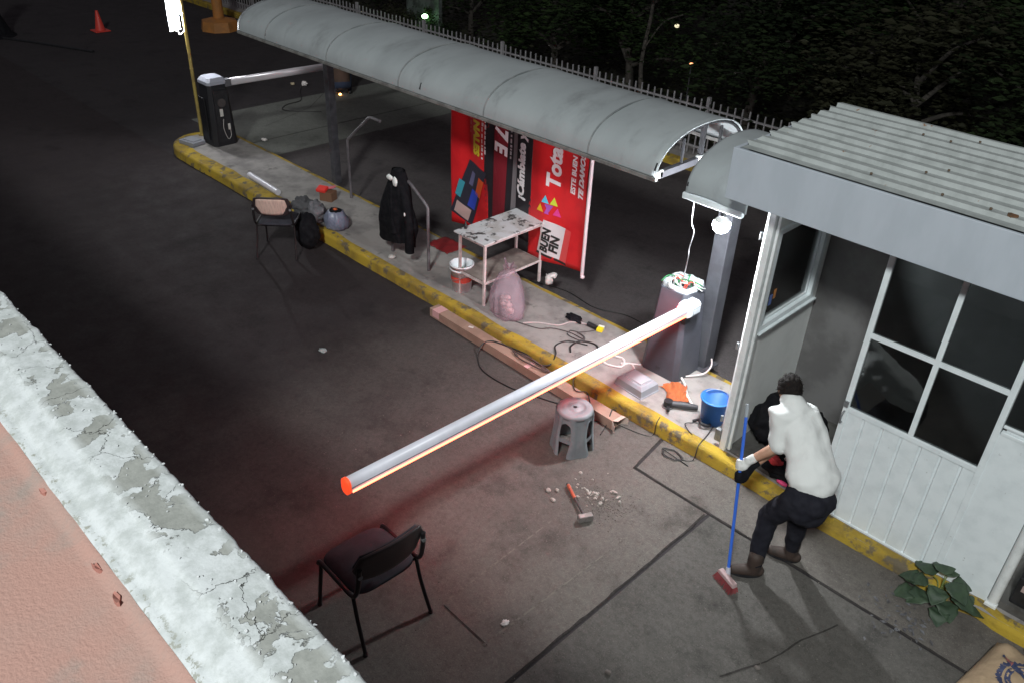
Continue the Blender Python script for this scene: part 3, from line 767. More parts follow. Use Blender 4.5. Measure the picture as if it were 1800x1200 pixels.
spots = [(-10.6, 14.2, 0, 1.0, "slender dark tree behind the fence gap, its crown over the pickets"), (-7.6, 13.9, 1, 0.9, "dark green tree behind the fence right of the bare trunk"),
         (-5.0, 14.2, 2, 1.1, "low dark tree just behind the fence near the booth roof"), (-13.2, 14.8, 2, 1.0, "bushy green tree behind the fence left of the gap"),
         (-2.3, 13.8, 0, 1.0, "dark tree right behind the corrugated booth roof"), (0.8, 14.0, 1, 1.0, "tree at the right edge behind the booth roof"),
         (-17.0, 15.6, 0, 0.8, "sparse tree beside the pale lit gap in the foliage"), (-12.0, 17.5, 1, 1.0, "taller tree in the second row behind the fence gap"),
         (-8.6, 17.6, 0, 1.15, "second row tree behind the bare trunk"), (-5.4, 17.4, 1, 1.0, "second row tree left of the booth roof peak"),
         (-2.0, 17.2, 2, 1.5, "broad tree in the second row above the booth roof"), (1.6, 17.5, 0, 1.1, "second row tree at the right edge"),
         (-15.5, 20.5, 1, 1.0, "tall tree far behind the left part of the fence"), (-21.0, 16.0, 2, 1.0, "small tree behind the far left end of the fence"),
         (-10.0, 22.0, 1, 1.2, "third row tree in the dark wood, near the top of the photo"), (-5.5, 22.0, 0, 1.3, "third row tree in the dark wood above the canopy end"),
         (-0.5, 21.5, 1, 1.3, "third row tree in the dark wood above the booth"), (4.0, 20.5, 2, 1.6, "dark tree at the top right corner"),
         (-20.0, 22.0, 0, 1.2, "distant tree at the top of the photo left of the pale gap"), (-15.0, 27.0, 0, 1.4, "farthest tree behind the pale gap"),
         (-8.0, 27.0, 2, 1.9, "farthest broad tree at the top middle"), (-1.0, 27.0, 1, 1.5, "farthest tree at the top right"), (-25.0, 17.5, 1, 0.9, "tree behind the fence by the orange bollard"),
         (-16.5, 13.15, 2, 0.42, "small leafy bush before the pale wall glimpsed behind the fence"), (-15.9, 13.3, 1, 0.28, "tiny shrub beside the greenish lamp behind the fence"), (5.5, 15.0, 0, 1.1, "tree standing just outside the right edge behind the booth")]
built = {}
for i, (x, y, kd, s_, lab) in enumerate(spots):
    key = (kd, i % 3)
    if key not in built:
        tr, lf = protos[kd]
        t = thing("tree", lab, "tree", (x, y, -0.03), random.uniform(0, 6), "trees behind the fence")
        tr.obj("trunk", M_BARK, t, smooth=True); lf.obj("crown", LEAFS[i % 3], t); built[key] = t
    else: t = dup(built[key], (x, y, -0.03), random.uniform(0, 6), lab)
    t.scale = (s_, s_, s_)
# bare trunk visible in front
tt = thing("tree", "bare slender trunk with a few leaves, standing behind the fence top centre", "tree", (-9.6, 13.2, -0.03), 0, "trees behind the fence")
q = MB(); pt = spline([(0, 0, 0), (.05, .0, .6), (-.02, .02, 1.3), (.06, .05, 2.2), (.0, .1, 3.2), (.1, .2, 4.4)], 5); q.tube(pt, [0.055-.0015*i for i in range(len(pt))], 8)
q.tube(spline([(.0, .02, 1.5), (.3, .1, 2.0), (.7, .1, 2.2)], 4), 0.015, 6); q.obj("trunk", M_BARK, tt, smooth=True)
q = MB(); rn = random.Random(5)
for i in range(1500):
    p_ = Vector((.35+rn.gauss(0, .45), rn.gauss(0, .3), 2.6+rn.gauss(0, .8))); s_ = rn.uniform(.02, .05)
    m3 = Matrix.Rotation(rn.uniform(0, 6.3), 3, 'Z') @ Matrix.Rotation(rn.uniform(-.9, .9), 3, 'X')
    q.add([p_+m3 @ Vector(t) for t in ((-s_, 0, 0), (0, -s_*.5, 0), (s_, 0, 0), (0, s_*.5, 0))], [(0, 1, 2, 3)])
q.obj("crown", LEAFS[1], tt)
# undergrowth
q = MB(); rn = random.Random(9)
for i in range(26000):
    x = rn.uniform(-26, 6); y = 12.8+abs(rn.gauss(0, 1))*5; z = 0.6*rn.random()**1.5*(0.5+noise.noise(Vector((x*.6, y*.6, 0)))+.4)
    p_ = Vector((x, y, max(0.0, z))); s_ = rn.uniform(.03, .09)
    m3 = Matrix.Rotation(rn.uniform(0, 6.3), 3, 'Z') @ Matrix.Rotation(rn.uniform(-1, 1), 3, 'X')
    q.add([p_+m3 @ Vector(t) for t in ((-s_, 0, 0), (0, -s_*.4, 0), (s_, 0, 0), (0, s_*.4, 0))], [(0, 1, 2, 3)])
tag(q.obj("undergrowth", LEAFS[2]), "dark weeds and leaf litter under the trees behind the fence", "undergrowth", kind="stuff")
# distant small lamps seen through the leaves
def far_lamp(x, y, z, rr, col_, st, lab):
    t = thing("distant_lamp", lab, "lamp", (x, y, 0), 0)
    q = MB(); q.tube([(0, 0, 0), (0, 0, z)], 0.010, 6); q.obj("pole", M_DARKMETAL, t)
    q = MB(); q.ball((0, 0, z+rr), rr, rr, rr*.7, 0, 1, 2); q.obj("lamp_head", mat("lamp_%d" % int(-x*10), (0.5, 0.5, 0.5), 0.5, emit=col_, es=st), t, smooth=True)
# (positions on the rays of the light spots, deeper in the wood)
far_lamp(-15.75, 13.0, 1.0, 0.07, (0.45, 1.0, 0.45), 26, "greenish white lamp glowing behind the fence through the leaves")
far_lamp(-11.56, 17.1, 1.04, 0.06, (1.0, 0.9, 0.6), 1.2, "faint warm white lamp deep among the trees")
far_lamp(-8.31, 12.9, 1.45, 0.035, (1.0, 0.35, 0.12), 3, "tiny orange light among the trees above the canopy end")
# pale wall lit by that lamp
q = MB(); q.b2((-16.8, 13.3, 0), (-15.6, 13.4, 1.6)); o = q.obj("garden_wall", mat("pale_wall", (0.06, 0.07, 0.066), 0.9, 0, (0.02, 0.024, 0.022), 5)); tag(o, "pale wall glimpsed through the gap in the foliage behind the fence", "wall"); recentre(o, (-16.2, 13.35, 0))

# ================================================================== LAMPS
def bulb_lamp(name, label, loc, L_, r_, cord_top, cat="lamp"):
    t = thing(name, label, cat, loc)
    q = MB(); q.lathe([(0.0005, -r_), (r_*.3, -r_*.95), (r_*.6, -r_*.8), (r_*.85, -r_*.52), (r_*.98, -r_*.2), (r_, r_*.05), (r_*.97, r_*.22), (r_*.88, r_*.45)], n=28); q.obj("bulb", mat(name+"_glow", (0.9, 0.9, 0.9), 0.4, emit=(0.93, 0.97, 1.0), es=L_), t, smooth=True)
    q = MB(); q.lathe([(r_*.88, r_*.45), (r_*.80, r_*.62), (r_*.5, r_*.92), (0.022, r_*1.0)], n=28); q.obj("bulb_body", mat("bulb_body_white", (0.7, 0.7, 0.7), .5), t, smooth=True)
    q = MB(); q.lathe([(0.022, r_*1.0), (0.024, r_*1.0+0.05), (0.012, r_*1.0+0.07)], n=14); q.obj("socket", M_BLACK, t, smooth=True)
    ct = Vector(cord_top)-Vector(loc)
    q = MB(); q.tube(spline([(0, 0, r_+0.06), (0.006, 0.0, r_+0.10), (ct.x*0.8, ct.y*.8, (ct.z+r_+.1)/2), ct], 5), 0.005, 6); q.obj("cord", M_CABLE, t)
    return t
bulb_lamp("hanging_bulb", "bright white bulb hanging from the small canopy corner by the booth jamb", (-3.27, 5.90, 2.17), BULB_L, 0.075, (-3.22, 5.90, 2.36))
q = MB(); q.tube(spline([(-3.57, 5.90, 2.33), (-3.62, 6.0, 2.05), (-3.60, 6.03, 1.95), (-3.72, 6.2, 1.7), (-3.74, 6.24, 1.6), (-3.84, 6.40, 1.4), (-3.88, 6.45, 1.22)], 6), 0.006, 6)
o = q.obj("hanging_cable", mat("pale_cord", (0.25, 0.25, 0.26), 0.5), smooth=True); tag(o, "thin cord dropping from the small canopy into the top of the near barrier cabinet", "cord"); recentre(o, (-3.7, 6.2, 1.2))

# lamp on the yellow pole
yp = thing("lamp_pole", "thin yellow pole leaning beside the far barrier cabinet", "pole", (-13.73, 6.28, 0.15))
M_YPOLE = mat("yellow_pole_paint", (0.36, 0.27, 0.07), 0.6, 0, (0.25, 0.18, 0.06), 9)
q = MB(); q.tube([(0, 0, 0), (0.02, 0, 1.5), (0.03, 0.0, 3.2)], 0.028, 10); q.obj("shaft", M_YPOLE, yp, smooth=True)
q = MB(); q.tube([(0, 0, 0), (0, 0, 0.02)], 0.06, 12); q.obj("foot", M_YPOLE, yp)
wl = thing("work_light", "glaring white work light with pale reflectors tied to the yellow pole", "lamp", (-13.78, 6.23, 2.12), R(20))
M_L2 = mat("work_light_glow", (0.9, 0.9, 0.9), 0.4, emit=(0.94, 0.97, 1.0), es=LAMP2_L)
q = MB(); q.tube([(-.03, -0.05, -0.11), (.03, -0.05, 0.12)], 0.035, 12); q.obj("bulb", M_L2, wl, smooth=True)
q = MB(); q.b2((-.135, -.10, -.25), (-.128, .14, .26)); q.obj("reflector", mat("white_reflector", (0.7, 0.72, 0.72), 0.4), wl)  # shield plate added to keep the lamp's light off the left road
q = MB(); q.grid(lambda a, b_: (-0.11+0.10*a, -0.03-0.02*math.sin(a*3), -0.24+0.5*b_), 4, 4, (0, 0.004, 0)); q.obj("reflector", mat("white_reflector", (0.7, 0.72, 0.72), 0.4), wl)
q = MB(); q.grid(lambda a, b_: (-0.02+0.07*a, 0.02, 0.02+0.2*b_), 2, 4, (0, 0.004, 0)); q.obj("reflector", mat("white_reflector", (0.7, 0.72, 0.72), 0.4), wl)
q = MB(); q.tube(spline([(0.0, 0, -0.12), (-.03, -.02, -0.22), (0.02, -.05, -0.28), (0.08, 0, -0.22), (.09, .02, -.15)], 5), 0.008, 6); q.obj("loose_wire", mat("white_wire", (0.6, 0.6, 0.6), 0.5), wl)

# ================================================================== NEAR BARRIER
M_CAB = mat("cabinet_grey_paint", (0.068, 0.070, 0.086), 0.5, 0.1, (0.055, 0.057, 0.07), 3, bump=0.06, bs=200)
M_BOOMW = mat("boom_white_paint", (0.76, 0.75, 0.84), 0.4, 0, (0.70, 0.70, 0.78), 5)
nb = thing("barrier_gate", "near parking barrier with white boom and glowing red strip across the lane", "barrier", (-3.90, 6.50, 0.15))
def cabinet_rings(levels):
    mb = MB(); vs = []
    for (z, hx, hy, ch, cx, cy) in levels:
        for x, y in ((-hx+ch, -hy), (hx-ch, -hy), (hx, -hy+ch), (hx, hy-ch), (hx-ch, hy), (-hx+ch, hy), (-hx, hy-ch), (-hx, -hy+ch)): vs.append((x+cx, y+cy, z))
    n_ = len(levels); fs = []
    for i in range(n_-1):
        for j in range(8): fs.append((i*8+j, i*8+(j+1) % 8, (i+1)*8+(j+1) % 8, (i+1)*8+j))
    fs.append(tuple(reversed(range(8)))); fs.append(tuple((n_-1)*8+j for j in range(8)))
    return mb.add(vs, fs)
cb = cabinet_rings([(0, .235, .225, .05, 0, 0), (0.02, .235, .225, .05, 0, 0), (0.55, .200, .205, .045, 0, 0), (0.98, .165, .182, .035, 0, 0)])
cb.obj("cabinet", M_CAB, nb, bevel=0.006)
q = MB(); q.b2((-.03, -.226, .05), (.03, -.215, .10)); q.obj("key_plate", M_DARKMETAL, nb)
# white crumpled plastic collar with loose wires on top
def collar(u_, v_):
    a = 2*PI*u_; k_ = [(.160, .98-.05), (.168, .98-.005), (.164, 1.015), (.150, 1.03), (.128, 1.012), (.115, 0.985)][int(round(v_*5))]
    rr, z = k_; n0 = noise.noise(Vector((math.cos(a)*3, math.sin(a)*3, v_*4)))
    c_ = math.cos(a); s_ = math.sin(a); sq = 1/max(abs(c_), abs(s_))**0.7
    return (c_*rr*sq*(1+.05*n0), s_*rr*sq*(1.03+.05*n0), z+0.012*n0)
q = MB(); q.grid(collar, 40, 5); q.obj("plastic_collar", mat("white_plastic_bag", (0.40, 0.43, 0.45), 0.4, 0, (0.26, 0.29, 0.30), 9, .42, .58), nb, smooth=True)
q = MB(); q.b2((-.13, -.14, .965), (.13, .14, .985)); q.obj("terminal_tray", M_DARKMETAL, nb)
rn = random.Random(21)
for wi, (nm, c_) in enumerate((("white_wires", (0.4, 0.42, 0.4)), ("green_wires", (0.03, 0.2, 0.07)), ("red_wires", (0.5, 0.06, 0.04)))):
    q = MB()
    for i in range((11, 5, 4)[wi]):
        cx, cy = rn.uniform(-.09, .09), rn.uniform(-.09, .09); a = rn.uniform(0, 6.3); L_ = rn.uniform(.05, .10)
        q.tube(spline([(cx, cy, .98), (cx+math.cos(a)*L_*.4, cy+math.sin(a)*L_*.4, 1.03+rn.uniform(0, .04)), (cx+math.cos(a+.6)*L_*1.3, cy+math.sin(a+.6)*L_*1.3, 1.0+rn.uniform(0, .04)), (cx+math.cos(a+1.2)*L_*1.5, cy+math.sin(a+1.2)*L_*1.5, .98)], 5), 0.006, 6)
    q.obj(nm, mat(nm, c_, 0.5), nb, smooth=True)
# boom (runs from head to tip)
O = nb.location
def rel(p): return Vector(p)-O
B0 = rel((-3.70, 6.36, 1.0)); B1 = rel((-3.84, 2.40, 1.0))
bd_ = (B1-B0).normalized(); bx = bd_.cross(Vector((0, 0, 1))).normalized()   # bx points to -x or +x
if bx.x < 0: bx = -bx
def extr(profile, a, b_, mb=None):
    mb = mb or MB(); n_ = len(profile)
    mb.add([a+bx*x+Vector((0, 0, z)) for x, z in profile]+[b_+bx*x+Vector((0, 0, z)) for x, z in profile],
           [(i, (i+1) % n_, n_+(i+1) % n_, n_+i) for i in range(n_)]+[tuple(reversed(range(n_))), tuple(range(n_, 2*n_))])
    return mb
ov = []
for a in range(0, 360, 15):
    t = R(a); ov.append((0.043*math.copysign(abs(math.cos(t))**.75, math.cos(t)), 0.064*math.copysign(abs(math.sin(t))**.75, math.sin(t))))
# cut a groove line on the +x side
prof_ = []
for (x, z) in ov: prof_.append((x, z))
bo = extr(prof_, B0, B1); boom = bo.obj("boom", M_BOOMW, nb, bevel=0.0)
boom.data.polygons.foreach_set("use_smooth", [len(p_.vertices) == 4 for p_ in boom.data.polygons])
q = extr([(0.041, 0.002), (0.0445, 0.002), (0.0445, -0.005), (0.041, -0.005)], B0+bd_*0.05, B1); q.obj("boom_seam", M_GREYMETAL, boom)
M_LED = mat("red_led_strip", (0.8, 0.1, 0.05), 0.4, emit=(1.0, 0.17, 0.085), es=7.0)
M_LED2 = mat('red_led_strip_rear', (0.8, 0.1, 0.05), 0.4, emit=(1.0, 0.05, 0.07), es=75.0)
q = extr([(0.036, -0.040), (0.0452, -0.026), (0.0462, -0.036), (0.040, -0.052)], B0+bd_*0.02, B1-bd_*0.012); q.obj("light_strip", M_LED, boom)
q = extr([(-0.036, -0.040), (-0.040, -0.052), (-0.0462, -0.036), (-0.0452, -0.026)], B0+bd_*0.02, B1-bd_*0.012); q.obj("light_strip", M_LED2, boom)
q = extr([(x*1.10, z*1.06) for x, z in ov], B1-bd_*0.004, B1+bd_*0.028); q.obj("end_cap", mat("red_end_cap", (0.75, 0.10, 0.03), 0.3, emit=(1.0, 0.07, 0.02), es=0.9), boom, bevel=0.006)
# clamp head
q = MB(); hp = [(-0.075, -0.07), (0.05, -0.07), (0.085, -0.04), (0.085, 0.055), (0.055, 0.085), (-0.05, 0.085), (-0.075, 0.05)]
hd = rel((-3.71, 6.36, 1.0))
vs = []
for yy in (-0.09, 0.075): vs += [hd+Vector((x+0.005, yy, z)) for x, z in hp]
nh = len(hp)
q.add(vs, [tuple(range(nh)), tuple(reversed(range(nh, 2*nh)))]+[(i, nh+i, nh+(i+1) % nh, (i+1) % nh) for i in range(nh)])
head = q.obj("clamp_head", mat("head_white", (0.62, 0.65, 0.68), 0.4), nb, bevel=0.008)
q = MB(); q.box(hd+Vector((0.093, -0.005, 0.005)), (0.006, 0.11, 0.075)); q.obj("grille", mat("grille_grey", (0.22, 0.24, 0.26), 0.5), head)
q = MB()
for i in range(5): q.box(hd+Vector((0.098, -0.045+0.02*i, 0.005)), (0.004, 0.008, 0.05))
q.obj("grille_bars", mat("grille_light", (0.45, 0.47, 0.5), 0.5), head)
q = MB(); q.box(hd+Vector((-0.02, 0.0, -0.12)), (0.07, 0.10, 0.12)); q.tube([hd+Vector((-0.06, 0.03, 0)), hd+Vector((-0.13, 0.05, 0))], 0.035, 12); q.obj("arm_bracket", M_BLACK, nb, bevel=0.006)
q = MB(); q.ball(hd+Vector((-0.055, -0.10, 0.02)), 0.012, 0.012, 0.012, 0, 1, 2); q.obj("red_indicator", mat("red_indicator", (0.8, 0.05, 0.03), 0.4, emit=(1.0, 0.04, 0.06), es=50.0), head)

# ================================================================== FAR BARRIER
fb = thing("barrier_gate", "far black barrier cabinet with its side open and silver boom over the exit lane", "barrier", (-13.22, 6.36, 0.15))
cb = cabinet_rings([(0, .23, .22, .06, 0, 0), (0.5, .215, .20, .055, 0, 0), (1.0, .185, .17, .05, 0, 0)])
cb.obj("cabinet", mat("cabinet_black", (0.012, 0.012, 0.015), 0.5, 0.1), fb, bevel=0.006)
q = cabinet_rings([(1.0, .19, .175, .04, 0, 0), (1.05, .19, .175, .04, 0, 0), (1.11, .15, .13, .04, 0, 0)]); q.obj("cap", mat("cap_grey", (0.30, 0.31, 0.36), 0.45), fb, bevel=0.006)
# open side faces +x
q = MB(); q.b2((.195, -.12, .06), (.228, .13, .92)); q.obj("inner_plate", M_BLACK, fb)
q = MB(); q.tube([(.21, 0.0, .72), (.25, 0.0, .72)], 0.07, 16); q.obj("drive_motor", mat("motor_dark", (0.08, 0.07, 0.07), 0.5, .3), fb)
q = MB(); q.b2((.225, -.05, .50), (.245, .0, .62)); q.obj("label_plate", mat("paper_white", (0.5, 0.48, 0.45), 0.7), fb)
q = MB(); q.b2((.22, .06, .26), (.24, .10, .36)); q.obj("relay_box", mat("paper_white", (0.5, 0.48, 0.45), 0.7), fb)
q = MB(); q.tube(spline([(.23, .0, .45), (.25, -.03, .3), (.26, .02, .12), (.24, .09, .16), (.24, .09, .28)], 6), 0.006, 6); q.obj("inner_cable", mat("grey_cable", (0.35, 0.33, 0.32), 0.6), fb, smooth=True)
q = MB(); q.b2((-.10, -.235, .1), (.10, -.222, .8)); q.obj("side_panel", mat("cabinet_black", (0.012, 0.012, 0.015), 0.5, 0.1), fb)
F0 = Vector((0.12, .20, 1.0)); F1 = Vector((0.30, 3.75, 1.0))
bx = Vector((1, 0, 0))
q = extr([(x*.95, z*.95) for x, z in ov], F0, F1); o = q.obj("boom", mat("boom_silver", (0.55, 0.52, 0.55), 0.3, 0.3), fb); o.data.polygons.foreach_set("use_smooth", [len(p_.vertices) == 4 for p_ in o.data.polygons])
q = extr([(x*1.1, z*1.05) for x, z in ov], F1, F1+Vector((0, .03, 0))); q.obj("end_cap", mat("dull_red_cap", (0.35, 0.12, 0.12), 0.5), o)
q = MB(); q.box(F0+Vector((0.0, -.03, 0)), (.11, .16, .12)); q.obj("clamp_head", mat("head_dark", (0.1, 0.1, 0.11), 0.5), fb, bevel=.008)

o = MB().box((0, 0, 0.035), (0.36, 0.26, 0.07)).box((0, 0, 0.078), (0.28, 0.18, 0.018)).obj("grey_cover", mat("cover_grey", (0.24, 0.25, 0.28), 0.5), bevel=0.01)
o.location = (-13.42, 5.95, 0.15); o.rotation_euler = (0, 0, R(12)); tag(o, "flat grey plastic cover lying on the island tip by the black cabinet", "cover")
o = MB().tube([(-.45, 0, 0), (.45, 0, 0)], 0.045, 16, True).obj("plastic_tube", mat("white_pvc", (0.62, 0.60, 0.66), 0.3), smooth=False)
o.data.polygons.foreach_set("use_smooth", [len(p_.vertices) == 4 for p_ in o.data.polygons]); o.location = (-11.0, 5.87, 0.195); o.rotation_euler = (0, 0, R(-3)); tag(o, "short white plastic tube lying on the island beyond the far chair", "tube")

# ================================================================== CHAIRS
def chair(label, loc, rz, shellmat, backcol=None, padded=True):
    """local: seat faces +x, width along y"""
    t = thing("visitor_chair", label, "chair", loc, rz)
    M_F = mat("chair_frame_black", (0.025, 0.022, 0.024), 0.35, 0.4)
    for s_ in (-1, 1):
        y = s_*0.245
        # front leg + rear leg splay and meet the seat rail
        q = MB(); q.tube(spline([(0.26, y*1.05, 0.012), (0.235, y, 0.25), (0.21, y*.98, 0.44)], 5), 0.016, 8, squash=.8); q.obj("leg", M_F, t, smooth=True)
        q = MB(); q.tube(spline([(-0.28, y*1.05, 0.012), (-0.20, y, 0.25), (-0.16, y*.98, 0.44)], 5), 0.016, 8, squash=.8); q.obj("leg", M_F, t, smooth=True)
        q = MB(); q.tube(spline([(0.235, y, 0.43), (0.20, y, 0.455), (0.0, y, 0.455), (-0.14, y, 0.455), (-0.20, y, 0.50), (-0.235, y*.98, 0.62), (-0.25, y*.96, 0.76)], 6), 0.016, 8); q.obj("side_rail", M_F, t, smooth=True)
        for x_ in (.26, -.28):
            q = MB(); q.tube([(x_, y*1.05, 0), (x_, y*1.05, .02)], .017, 10); q.obj("foot_cap", M_BLACK, t)
    q = MB(); q.tube([(0.19, -.24, .425), (0.19, .24, .425)], .010, 8); q.tube([(-.14, -.24, .425), (-.14, .24, .425)], .010, 8); q.obj("cross_bar", M_F, t, smooth=True)
    # seat cushion: rounded superellipse, slightly waterfall front
    q = MB(); nu, nv = 20, 32; vs = []; fs = []
    def srf(k_, top):
        for j in range(nv):
            a = 2*PI*j/nv; c_, s_ = math.cos(a), math.sin(a)
            e = 0.42; px_ = math.copysign(abs(c_)**e, c_)*0.235*k_; py_ = math.copysign(abs(s_)**e, s_)*0.235*k_
            z = 0.455+(0.042*(1-k_**4) + 0.012 if top else 0)-(0.02*max(0, px_/.235)**2)+(0.006*math.cos(py_*9) if top else 0)
            vs.append((px_+.03, py_, z))
    for k_ in (0.001, .4, .7, .88, .96, 1.0): srf(k_, True)
    for k_ in (1.0, .9, .001): srf(k_, False)
    for i in range(8):
        for j in range(nv): fs.append((i*nv+j, (i+1)*nv+j, (i+1)*nv+(j+1) % nv, i*nv+(j+1) % nv))
    q.add(vs, fs); q.obj("seat", mat("seat_black_fabric", (0.030, 0.030, 0.040), 0.9, 0, (0.022, 0.022, 0.03), 14, bump=0.3, bs=300), t, smooth=True)
    # backrest: curved shell
    def back(a, b_, off=0.0, sc_=1.0):
        y = (a-.5)*0.52*sc_; h = b_; wv = 1-0.16*abs((a-.5)*2)**6*abs(h-.5)*2
        z = 0.735+(h-.5)*0.27*sc_*(1-.25*abs((a-.5)*2)**3)
        x = -0.25+0.045*((a-.5)*2)**2-0.05*(h-.5)+off
        return Vector((x, y*wv, z))
    q = MB(); q.grid(lambda a, b_: back(a, b_, -.02), 20, 8, (0.022, 0, 0)); bk_ = q.obj("backrest", shellmat, t, smooth=True, bevel=0.006)
    q = MB(); q.grid(lambda a, b_: back(a, b_, .004, .93)+Vector((.012*math.sin(PI*a)*math.sin(PI*b_), 0, 0)), 16, 8, (0.018, 0, 0)); q.obj("front_pad", mat("seat_black_fabric", (0.03, 0.03, 0.04), 0.9), bk_, smooth=True)
    if backcol:
        q = MB(); q.grid(lambda a, b_: back(a, b_, -.028, .86)-Vector((.006*math.sin(PI*a)*math.sin(PI*b_), 0, 0)), 16, 8, (0.007, 0, 0)); q.obj("rear_panel", backcol, bk_, smooth=True)
    for s_ in (-1, 1):
        q = MB(); q.tube([(-.245, s_*.235, .70), (-.262, s_*.235, .70)], .016, 10); q.obj("back_bolt", M_GREYMETAL, bk_)
    return t
SH = mat("chair_shell_black", (0.030, 0.022, 0.024), 0.4, 0, (0.04, 0.03, 0.032), 8)
near_chair = chair("black chair in the foreground by the parapet, its back to the booth", (-3.56, 2.36, 0.004), R(178), SH)
near_chair.scale = (1.10, 1.12, 1.06)
chair("black chair with tan rear panel at the kerb near the bags", (-9.19, 5.05, 0.0), R(135), SH, mat("tan_fabric", (0.62, 0.45, 0.38), 0.85, 0, (0.50, 0.36, 0.31), 9, bump=0.3, bs=150, stretch=(1, 6, 1)))

# ================================================================== STOOL
st = thing("plastic_stool", "grey plastic stool standing on the lane below the boom", "stool", (-3.83, 4.87, 0.004), R(14)); st.scale = (1.1, 1.1, 1.04)
M_ST = mat("stool_grey_plastic", (0.20, 0.225, 0.24), 0.5, 0, (0.165, 0.185, 0.20), 6, bump=0.03)
q = MB(); q.lathe([(0.018, .442), (0.05, .440), (0.052, .436), (0.085, .437), (0.087, .441), (.10, .442), (.135, .442), (.148, .436), (.155, .42), (.157, .40), (.150, .40), (.146, .425), (.13, .432), (0.02, .43), (.018, .442)], n=40); q.obj("seat", M_ST, st, smooth=True)
for k_ in range(4):
    a0 = k_*PI/2+PI/4
    def leg(u_, v_, a0=a0):
        z = 0.415*(1-v_); rr = 0.146+0.026*v_
        da = (0.60-0.13*math.sin(PI*min(1, v_*1.1))-0.04*v_)*(u_-.5)*2
        fl_ = 0.006 if abs(abs(u_-.5)*2-.62) < .2 else 0.0
        rr2 = rr+fl_-(0.010 if abs(u_-.5) > .44 else 0)
        c_, s_ = math.cos(a0+da), math.sin(a0+da); kx = 1/max(abs(math.cos(da*.9)), .6)
        return (c_*rr2*kx, s_*rr2*kx, z)
    q = MB(); q.grid(leg, 14, 10)
    vs0 = [Vector(v) for v in q.v]; n0 = len(vs0); q.add([v-Vector((v.x, v.y, 0)).normalized()*0.004 for v in vs0], [tuple(reversed(fc)) for fc in q.f])
    q.obj("leg", M_ST, st, smooth=True)
    b0 = a0+PI/4
    def band(u_, v_, b0=b0):
        da = (u_-.5)*0.86; zt = 0.412; zb = 0.285; arch_ = 0.09*(1-(2*u_-1)**2)
        z = zt-(zt-(zb+arch_*.75))*v_; rr = (0.1455+0.026*(0.415-z)/.415)
        return (math.cos(b0+da)*rr, math.sin(b0+da)*rr, z)
    q = MB(); q.grid(band, 12, 3); q.grid(lambda u_, v_, b0=b0: (math.cos(b0+(u_-.5)*.95)*(.1605+.002*v_), math.sin(b0+(u_-.5)*.95)*(.1605+.002*v_), 0.155+0.045*(v_-.5)-0.035*(2*u_-1)**2*0-0.03*math.sin(PI*u_)*-1*.5), 12, 2)
    vs0 = [Vector(v) for v in q.v]; q.add([v-Vector((v.x, v.y, 0)).normalized()*0.004 for v in vs0], [tuple(reversed(fc)) for fc in q.f])
    q.obj("apron", M_ST, st, smooth=True)
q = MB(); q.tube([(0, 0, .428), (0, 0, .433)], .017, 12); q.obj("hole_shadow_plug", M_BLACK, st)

# ================================================================== ISLAND CLUTTER
# white shelf table
tb = thing("shelf_table", "small white metal table with stained top and lower shelf, on the island before the banners", "table", (-6.36, 6.36, 0.15))
M_TL = mat("table_white_leg", (0.66, 0.58, 0.58), 0.5, 0, (0.5, 0.43, 0.42), 11)
M_TT = mat("stained_table_top", (0.62, 0.62, 0.64), 0.5, 0, (0.50, 0.48, 0.47), 6, 0.45, 0.6, col3=(0.07, 0.065, 0.065), n3=5.5, t3=(0.545, 0.585), det=8)
q = MB(); q.b2((-.27, -.51, .785), (.25, .52, .805)); q.obj("table_top", M_TT, tb, bevel=0.004)
LX, LY = (-.06, .25), (-.47, .47)
LX = (-.20, .22)
for x in LX:
    for y in LY:
        q = MB(); q.b2((x-.014, y-.014, 0), (x+.014, y+.014, .784)); q.obj("leg", M_TL, tb, bevel=.002)
q = MB(); q.b2((-.20, -.46, .30), (.22, .46, .31)); q.obj("shelf", mat("dirty_shelf", (0.17, 0.14, 0.125), 0.8, 0, (0.26, 0.22, 0.2), 6), tb)
q = MB()
for x in LX: q.b2((x-.012, -.456, .275), (x+.012, .456, .2995))
for y in LY: q.b2((-.186, y-.012, .275), (.206, y+.012, .2995))
q.obj("shelf_rim", M_TL, tb, bevel=.002)
q = MB()
for x in LX: q.b2((x-.012, -.456, .755), (x+.012, .456, .784))
for y in LY: q.b2((-.186, y-.012, .755), (.206, y+.012, .784))
q.obj("top_rim", M_TL, tb)
o = MB().lathe([(0.0, 0), (.018, 0), (.02, .05), (.009, .065), (.008, .09), (0, .09)], n=12).obj("small_bottle", M_BLACK, smooth=True); o.location = (-6.58, 5.99, .957); tag(o, "tiny black bottle on the front corner of the stained table", "bottle")

